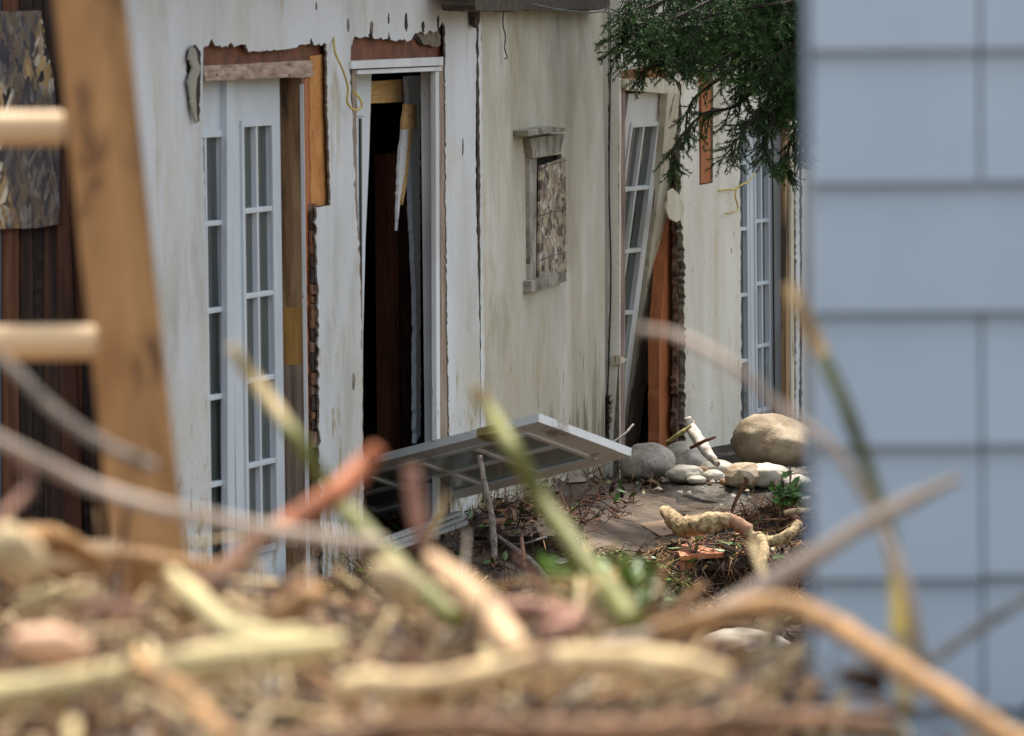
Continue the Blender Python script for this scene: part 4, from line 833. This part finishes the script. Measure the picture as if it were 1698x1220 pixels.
heap('matted_debris', 'dark matted leaves and twigs under the fallen door', 800, 842, 24.4, 300, 44, 1.0, 900, (5, 4, 1), [C['dark'], C['brown'], C['dark'], C['sienna']], [leaf_b, leaf_b, C['dark'], leaf_g], .09, 21)
heap('plant_debris', 'tangled roots and green weeds washed against the patio edge', 940, 935, 24.3, 400, 120, .7, 2600, (6, 5, .3), [C['dark'], C['brown'], C['dark'], C['sienna'], C['olive'], C['tan'], C['brown']], [leaf_g, leaf_b, leaf_b, leaf_y, C['dark'], leaf_g], .09, 22, hang=.3)
heap('root_tangle', 'brown root tangle hanging below the thick peeled root', 1215, 900, 25.2, 300, 56, .5, 1300, (8, 2, .3), [C['brown'], C['dark'], C['tan'], C['sienna']], [leaf_b, C['dark'], leaf_g], .10, 23, hang=.7)
heap('root_litter', 'twiggy root litter at the foot of the green sprig', 1290, 850, 26.2, 130, 64, .5, 700, (8, 2, .3), [C['brown'], C['dark'], C['pink'], C['sienna'], C['tan']], [leaf_b, leaf_g], .09, 24)
heap('bank_litter', 'leaf litter on the scoured bank, darkened to stand for the slab overhang shade', 960, 1010, 23.2, 900, 60, 1.6, 1400, (5, 4, 1), [C['dark'], C['dark'], C['brown']], [leaf_b, C['dark'], C['dark'], C['dark'], leaf_g], .11, 25)  # litter palette deepened to paint in shade under the undermined slab
heap('left_litter', 'muddy twigs washed in below the near stucco pier', 640, 960, 22.3, 260, 70, .8, 700, (5, 4, 1), brn, [leaf_b, leaf_g, leaf_y], .09, 26)
heap('bank_debris', 'dark leaves and twigs caught on the mud bank below the cream wall', 860, 846, 24.6, 40, 10, .2, 750, (5, 5, 1), [C['dark'], C['brown'], C['dark'], C['sienna']], [leaf_b, C['dark'], leaf_b, C['dark'], leaf_g], .08, 27, verts=bank)
# grass clump glowing green behind the olive stalk
b = MB(); rd = random.Random(31)
for _ in range(900):
    x = rd.gauss(1005, 36); y = rd.uniform(965, 1050); p = P(x, y, 9.3 + rd.uniform(-.2, .2)); q = p + Vector((rd.gauss(0, .03), rd.gauss(0, .03), rd.uniform(.02, .06))); r = .0022
    sx = Vector((1, rd.gauss(0, .4), 0)).normalized() * r; b.add([p - sx, p + sx, p.lerp(q, .6) + sx * .8 + Vector((rd.gauss(0, .01), 0, 0)), q], [(0, 1, 2, 3)], rd.choice([leaf_y, leaf_g, leaf_y, stem_olive]))
tag(b.build('grass_clump', recalc=False), 'bright green grass clump below the patio edge', kind='stuff')
# green sprig
sp = empty('leafy_sprig', P(1302, 850, 26.0), 'bright green leafy sprig sprouting beside the stones', 'plant'); rd = random.Random(32); bs = MB(); bl = MB()
for (x1, y1) in ((1296, 792), (1310, 775), (1322, 800), (1288, 806), (1330, 812), (1300, 818)):
    V = [Vector(v) for v in spline([tuple(P(1303, 856, 26.0)), tuple(P((1303 + x1) / 2 + 3, (850 + y1) / 2, 26.0)), tuple(P(x1, y1, 26.0 + rd.uniform(-.08, .08)))], 5)]
    bs.tube(V, [.0035] * len(V), C['brown'], 5)
    for _ in range(16):
        t = rd.uniform(.45, 1); q = V[int(t * (len(V) - 1))] + Vector((rd.gauss(0, .02), rd.gauss(0, .02), rd.gauss(0, .015))); leafcurl(bl, q, rd.uniform(.018, .034), leaf_g, rd, Vector((rd.gauss(0, .4), -1, rd.uniform(0, 1))).normalized())
bs.build('stem', sp); bl.build('foliage', sp, recalc=False)
# scattered leaves and scraps on the slab
b = MB(); rd = random.Random(33)
for _ in range(330):
    x = rd.uniform(640, 1240); y = 912 - (70 if x > 900 else 100) * rd.random() ** 1.5; p = onz(x, y, .022)
    if rd.random() < .6: leafcurl(b, p, rd.uniform(.008, .035), rd.choice([C['dark'], leaf_b, C['dark'], leaf_g, C['grey']]), rd, Vector((rd.gauss(0, .2), rd.gauss(0, .2), 1)).normalized())
    else:
        q = p + Vector((rd.gauss(0, .08), rd.gauss(0, .12), rd.uniform(0, .02))); b.tube([p, q], [.003, .001], rd.choice([C['dark'], C['brown'], C['grey']]), 4)
tag(b.build('patio_litter', recalc=False), 'scattered dark leaves and twig bits on the muddy patio', kind='stuff')
b = MB(); leafcurl(b, P(932, 930, 23.4), .03, plastic_white, random.Random(2), Vector((0, -1, .6)).normalized()); tag(b.build('white_scrap'), 'small white scrap caught in the plant debris', 'scrap')
b = MB(); b.tube([Vector(v) for v in spline([tuple(P(750, 908, 23.2)), tuple(P(800, 898, 23.3)), tuple(P(860, 902, 23.4)), tuple(P(905, 890, 23.6))], 5)], [.012] * 16, black_cable, 6, flat=.3); tag(b.build('black_strip'), 'limp black plastic strip on the muddy patio behind the weeds', 'plastic strip')
b = MB(); b.prism([P(940, 785, 25.4), P(970, 790, 25.4), P(972, 798, 25.3), P(944, 800, 25.2)], Vector((0, .12, -.02)), dark_tear); tag(b.build('black_block'), 'small black wedge below the fallen door corner', 'wedge')

# ------------------------------------------------------------------ foreground debris pile
PAL = [C[k] for k in ('tan', 'cream', 'pale', 'brown', 'brown', 'dark', 'dark', 'pink', 'straw', 'sienna', 'dark', 'cream', 'tan', 'brown')]
def chip(b, p, L, W, mt, rd, flat=.35):
    ax = Vector((rd.gauss(0, 1), rd.gauss(0, .7), rd.gauss(0, .35))).normalized(); sx = ax.cross(Vector((rd.gauss(0, .4), rd.gauss(0, .4), 1))).normalized(); up = sx.cross(ax)
    rr = []; vs = []
    for i, (t, k) in enumerate(((-1, .35), (-.5, .9), (0, 1), (.55, .8), (1, .3))):
        for j in range(6):
            an = j * math.pi / 3; vs.append(p + ax * L * t + (sx * math.cos(an) + up * math.sin(an) * flat) * W * k * rd.uniform(.8, 1.15) + up * .15 * L * (1 - t * t))
    fs = [(i * 6 + j, i * 6 + (j + 1) % 6, (i + 1) * 6 + (j + 1) % 6, (i + 1) * 6 + j) for i in range(4) for j in range(6)] + [(0, 1, 2, 3, 4, 5), (24, 25, 26, 27, 28, 29)]
    b.add(vs, fs, mt, True)
bc = MB(); bl = MB(); bt = MB(); rd = random.Random(44)
BR = [C[k] for k in ('brown', 'dark', 'tan', 'straw', 'pale', 'cream', 'cream', 'straw', 'tan', 'pale', 'brown', 'brown', 'dark', 'dark', 'pink', 'grey', 'sienna', 'dark')]
for _n in range(12000):
    y = 4.9 + 3.7 * rd.random() ** .85; x = (rd.uniform(-.105, .105) if _n < 9000 else rd.choice((-1, -1, 1)) * rd.uniform(.105, .24)) * y
    if x * 7 / y > .40 and y > 7.2: continue
    lift = rd.random() ** 2.2 * .06; z = gz(x, y) + .05 * mnoise.noise(Vector((x * 2.5, y * 2.5, 0))) + lift; p = Vector((x, y, z)); k = rd.random()
    if k < .25: chip(bc, p, rd.uniform(.010, .05), rd.uniform(.004, .014), rd.choice(PAL), rd)
    elif k < .42: leafcurl(bl, p + Vector((0, 0, .01)), rd.uniform(.012, .038), rd.choice([C['tan'], C['pink'], C['sienna'], leaf_b, C['straw'], C['brown']]), rd)
    else:
        d1 = Vector((rd.gauss(0, 1), rd.gauss(0, .6), rd.gauss(.06, .30))).normalized(); L = .08 + .40 * rd.random() ** 1.6; r = .0012 + .0068 * rd.random() ** 2; q = p + d1 * L * .5; o_ = p - d1 * L * .5; w_ = L * .08
        bt.tube([o_, o_.lerp(q, .35) + Vector((rd.gauss(0, w_), rd.gauss(0, w_), rd.gauss(0, w_))), o_.lerp(q, .7) + Vector((rd.gauss(0, w_), rd.gauss(0, w_), rd.gauss(0, w_))), q], [r, r * .9, r * .8, r * .4], rd.choice(BR), 5)
tag(bc.build('wood_chips', recalc=False), 'heap of tan and brown wood chips filling the foreground', kind='stuff')
tag(bl.build('dry_leaves', recalc=False), 'curled dry leaves scattered over the foreground heap', kind='stuff')
tag(bt.build('twig_litter', recalc=False), 'fine broken twigs strewn over the foreground heap', kind='stuff')

# foreground sticks, each its own
SP = lambda a, b_: pick([(.2, a), (1, b_)])
stick('bark_stalk', [(382, 572, 6.8, 9), (430, 640, 6.8, 12), (490, 725, 6.7, 13), (550, 815, 6.7, 14), (610, 885, 6.6, 16), (670, 950, 6.5, 17), (760, 1030, 6.4, 17)], stem_dark, 'olive green stalk with a frayed straw coloured tip before the wide door', 'stalk', mf=pick([(.28, C['straw']), (1, stem_olive)]))
stick('bark_stalk', [(785, 640, 7.2, 8), (812, 680, 7.2, 13), (850, 745, 7.1, 14), (900, 830, 7.1, 15), (960, 915, 7.0, 17), (1010, 980, 6.9, 21), (1050, 1040, 6.8, 24)], stem_olive, 'yellow green stalk crossing the hinge of the fallen door', 'stalk', mf=pick([(.14, C['straw']), (1, stem_olive)]))
stick('bark_stalk', [(1308, 470, 6.6, 10), (1335, 530, 6.6, 15), (1365, 590, 6.6, 13), (1400, 670, 6.5, 12), (1440, 780, 6.5, 12), (1472, 880, 6.4, 13), (1490, 960, 6.4, 16), (1495, 1060, 6.3, 17), (1500, 1180, 6.2, 16)], stem_olive, 'tall olive stalk with a peeled pale top before the grey shingled wall', 'stalk', mf=pick([(.26, C['pale']), (.66, stem_dark), (.86, mat('ochre_stalk', two((.60, .42, .09), .8))), (1, C['straw'])]))
stick('rust_branch', [(628, 742, 6.4, 14), (600, 775, 6.4, 19), (560, 815, 6.35, 21), (500, 855, 6.3, 20), (440, 890, 6.2, 18), (390, 930, 6.1, 18), (340, 985, 6.0, 20)], C['rust'], 'stout rust coloured broken branch sticking up beside the near pier', mf=pick([(.35, mat('bright_rust', two((.40, .12, .045), .7))), (.62, C['rust']), (1, C['brown'])]))
stick('dry_branch', [(1590, 792, 6.2, 8), (1500, 835, 6.2, 14), (1400, 890, 6.2, 16), (1310, 945, 6.2, 18), (1220, 1005, 6.2, 20), (1110, 1050, 6.1, 20), (1000, 1075, 6.1, 16)], C['grey'], 'straight tan branch rising to the right across the shingled wall', mf=lambda t: MATS.get('tan_twig') or mat('tan_twig', two((.42, .33, .26), .75)))
stick('dry_branch', [(1080, 1050, 6.0, 16), (1180, 1025, 6.0, 20), (1290, 1005, 6.0, 22), (1380, 1035, 5.9, 20), (1460, 1085, 5.8, 20), (1560, 1150, 5.7, 20), (1660, 1215, 5.6, 20), (1760, 1290, 5.5, 18)], C['tan'], 'arched brown branch sweeping down to the lower right corner')
stick('thin_twig', [(1760, 950, 6.4, 6), (1690, 1000, 6.4, 8), (1610, 1050, 6.4, 9), (1540, 1100, 6.3, 8)], C['grey'], 'thin grey twig entering low from the right edge', 'twig')
stick('thin_twig', [(1060, 545, 6.6, 7), (1130, 560, 6.6, 8), (1220, 610, 6.5, 8), (1300, 680, 6.5, 9), (1380, 740, 6.4, 9), (1450, 850, 6.4, 9), (1500, 960, 6.3, 10), (1530, 1100, 6.3, 10)], MATS['tan_twig'], 'pinkish arching twig crossing before the right wing', 'twig')
stick('thin_twig', [(1180, 900 + 130, 6.6, 4), (1240, 880, 6.6, 5), (1300, 820, 6.6, 4)], MATS['tan_twig'], 'faint slender twig before the root tangle', 'twig') if False else None
stick('thin_twig', [(-40, 560, 6.2, 7), (20, 610, 6.2, 8), (90, 680, 6.2, 9), (170, 735, 6.2, 10), (260, 775, 6.2, 9)], C['grey'], 'grey twig curving over the foot of the ladder rail', 'twig')
stick('thin_twig', [(-30, 715, 5.9, 10), (60, 760, 5.9, 11), (150, 805, 5.9, 12), (260, 840, 5.8, 12), (400, 870, 5.8, 12), (520, 890, 5.8, 13), (640, 905, 5.8, 12)], MATS['tan_twig'], 'long pinkish twig running low across the ladder and the near door', 'twig')
stick('thin_twig', [(-20, 880, 5.8, 8), (50, 800, 5.9, 8), (10, 740, 5.9, 7)], C['pink'], 'short dull pink twig at the left edge', 'twig')
stick('thin_twig', [(680, 775, 6.4, 13), (688, 830, 6.4, 14), (700, 890, 6.4, 13), (720, 960, 6.4, 12)], C['pink'], 'stubby pink twig standing before the fallen door', 'twig')
stick('pale_log', [(-60, 1160, 5.5, 26), (80, 1142, 5.5, 28), (200, 1118, 5.5, 25), (330, 1098, 5.5, 28), (450, 1084, 5.5, 27), (570, 1068, 5.5, 20)], mat('pale_yellow_wood', two((.68, .55, .27), .6), (12, 12, 12), 5, .7, .5, (40, 40, 40), [((.22, .13, .05), (14, 14, 14), .58, .05)]), 'long pale yellow stripped branch along the lower left', 'log')
stick('pale_log', [(560, 1140, 5.4, 14), (620, 1136, 5.4, 26), (700, 1150, 5.4, 29), (790, 1122, 5.4, 24), (880, 1108, 5.4, 29), (960, 1092, 5.4, 24), (1050, 1100, 5.4, 27), (1140, 1104, 5.4, 20), (1210, 1120, 5.4, 15)], mat('pale_split_wood', [(.3, (.42, .26, .12)), (.6, (.74, .56, .31))], (14, 14, 14), 6, .8, .6, (40, 40, 40), [((.16, .08, .04), (16, 16, 16), .56, .05)]), 'thick cream coloured stripped log across the lower middle', 'log', wob=.45)
stick('pale_log', [(285, 950, 6, 10), (335, 1000, 5.9, 20), (380, 1040, 5.8, 22), (450, 1060, 5.7, 20), (520, 1055, 5.6, 20)], mat('lime_wood', two((.60, .50, .25), .6)), 'pale lime stick joining the yellow stripped branch from above', 'log')
stick('dry_branch', [(230, 1100, 5.4, 18), (310, 1160, 5.3, 20), (390, 1235, 5.2, 20)], C['tan'], 'tan stick running down to the bottom edge left of the middle')
stick('dry_branch', [(715, 925, 6.2, 12), (770, 975, 6.1, 22), (825, 1035, 6.0, 27), (860, 1085, 5.9, 20)], mat('peach_husk', two((.62, .40, .22), .6)), 'broad peach coloured husk sloping down in the middle foreground', mf=None)
stick('dry_branch', [(380, 1260, 5.1, 20), (560, 1225, 5.15, 22), (760, 1208, 5.2, 20), (960, 1216, 5.2, 22), (1160, 1205, 5.25, 20), (1340, 1195, 5.3, 18), (1480, 1200, 5.3, 14)], C['sienna'], 'thick brown branch along the bottom edge', wob=.5)
stick('dry_branch', [(140, 935, 7.0, 11), (220, 922, 7.0, 13), (320, 938, 6.9, 13), (420, 945, 6.9, 10)], C['tan'], 'tan stick lying at the foot of the ladder')
stick('dry_branch', [(0, 925, 6.8, 22), (50, 898, 6.9, 26), (105, 900, 7, 24), (160, 930, 7, 16)], mat('orange_bark', two((.38, .19, .06), .6)), 'orange brown chunk of bark left of the ladder foot')
stick('dry_branch', [(900, 1050, 6.4, 14), (960, 1030, 6.5, 20), (870, 1010, 6.6, 18), (760, 1010, 6.7, 18)], C['pink'], 'dusky purple brown root before the plant debris')
def chunk(px, py, d, L, W, ang, mt, label, seed):
    rd = random.Random(seed); b = MB(); p = P(px, py, d); s = d / F; ax = Vector((math.cos(ang), .3, -math.sin(ang))).normalized(); up = Vector((0, -.5, .86)); sx = ax.cross(up).normalized(); up = sx.cross(ax)
    V = []; rr = []
    for i in range(9):
        t = -1 + i / 4; V.append(p + ax * L / 2 * s * t + up * .1 * L * s * (1 - t * t)); rr.append(W / 2 * s * (max(.05, 1 - abs(t) ** 2.4)) ** .6 * rd.uniform(.85, 1.1))
    b.tube(V, rr, mt, 10, .4); return tag(b.build('wood_chunk'), label, 'wood chunk', 'pale wood chunks on the foreground heap')
chunk(20, 925, 6.0, 120, 85, .7, C['cream'], 'bright cream wood chunk at the left edge', 1)
chunk(85, 1080, 5.6, 150, 62, .25, mat('peach_wood', two((.70, .42, .26), .8)), 'peach coloured wood chunk above the left end of the yellow stripped branch', 2)
chunk(650, 975, 6.1, 110, 62, .9, C['cream'], 'cream wood chunk below the olive stalk in the middle', 3)
chunk(180, 1020, 5.8, 120, 36, .05, C['pink'], 'dull pink wood chunk right of the bright cream one', 4)
chunk(300, 1015, 5.9, 70, 30, 1.0, C['pale'], 'small pale wood chunk just left of the lime stick', 5)
chunk(495, 1010, 5.9, 120, 50, -.5, C['tan'], 'tan wood chunk left of the middle cream chunk', 6)
chunk(90, 1000, 6.2, 160, 30, -.1, C['straw'], 'straw coloured wood chunk low at the left edge', 7)
chunk(1430, 1130, 5.8, 90, 50, .3, C['dark'], 'dark wood chunk before the base of the shingled wall', 8)
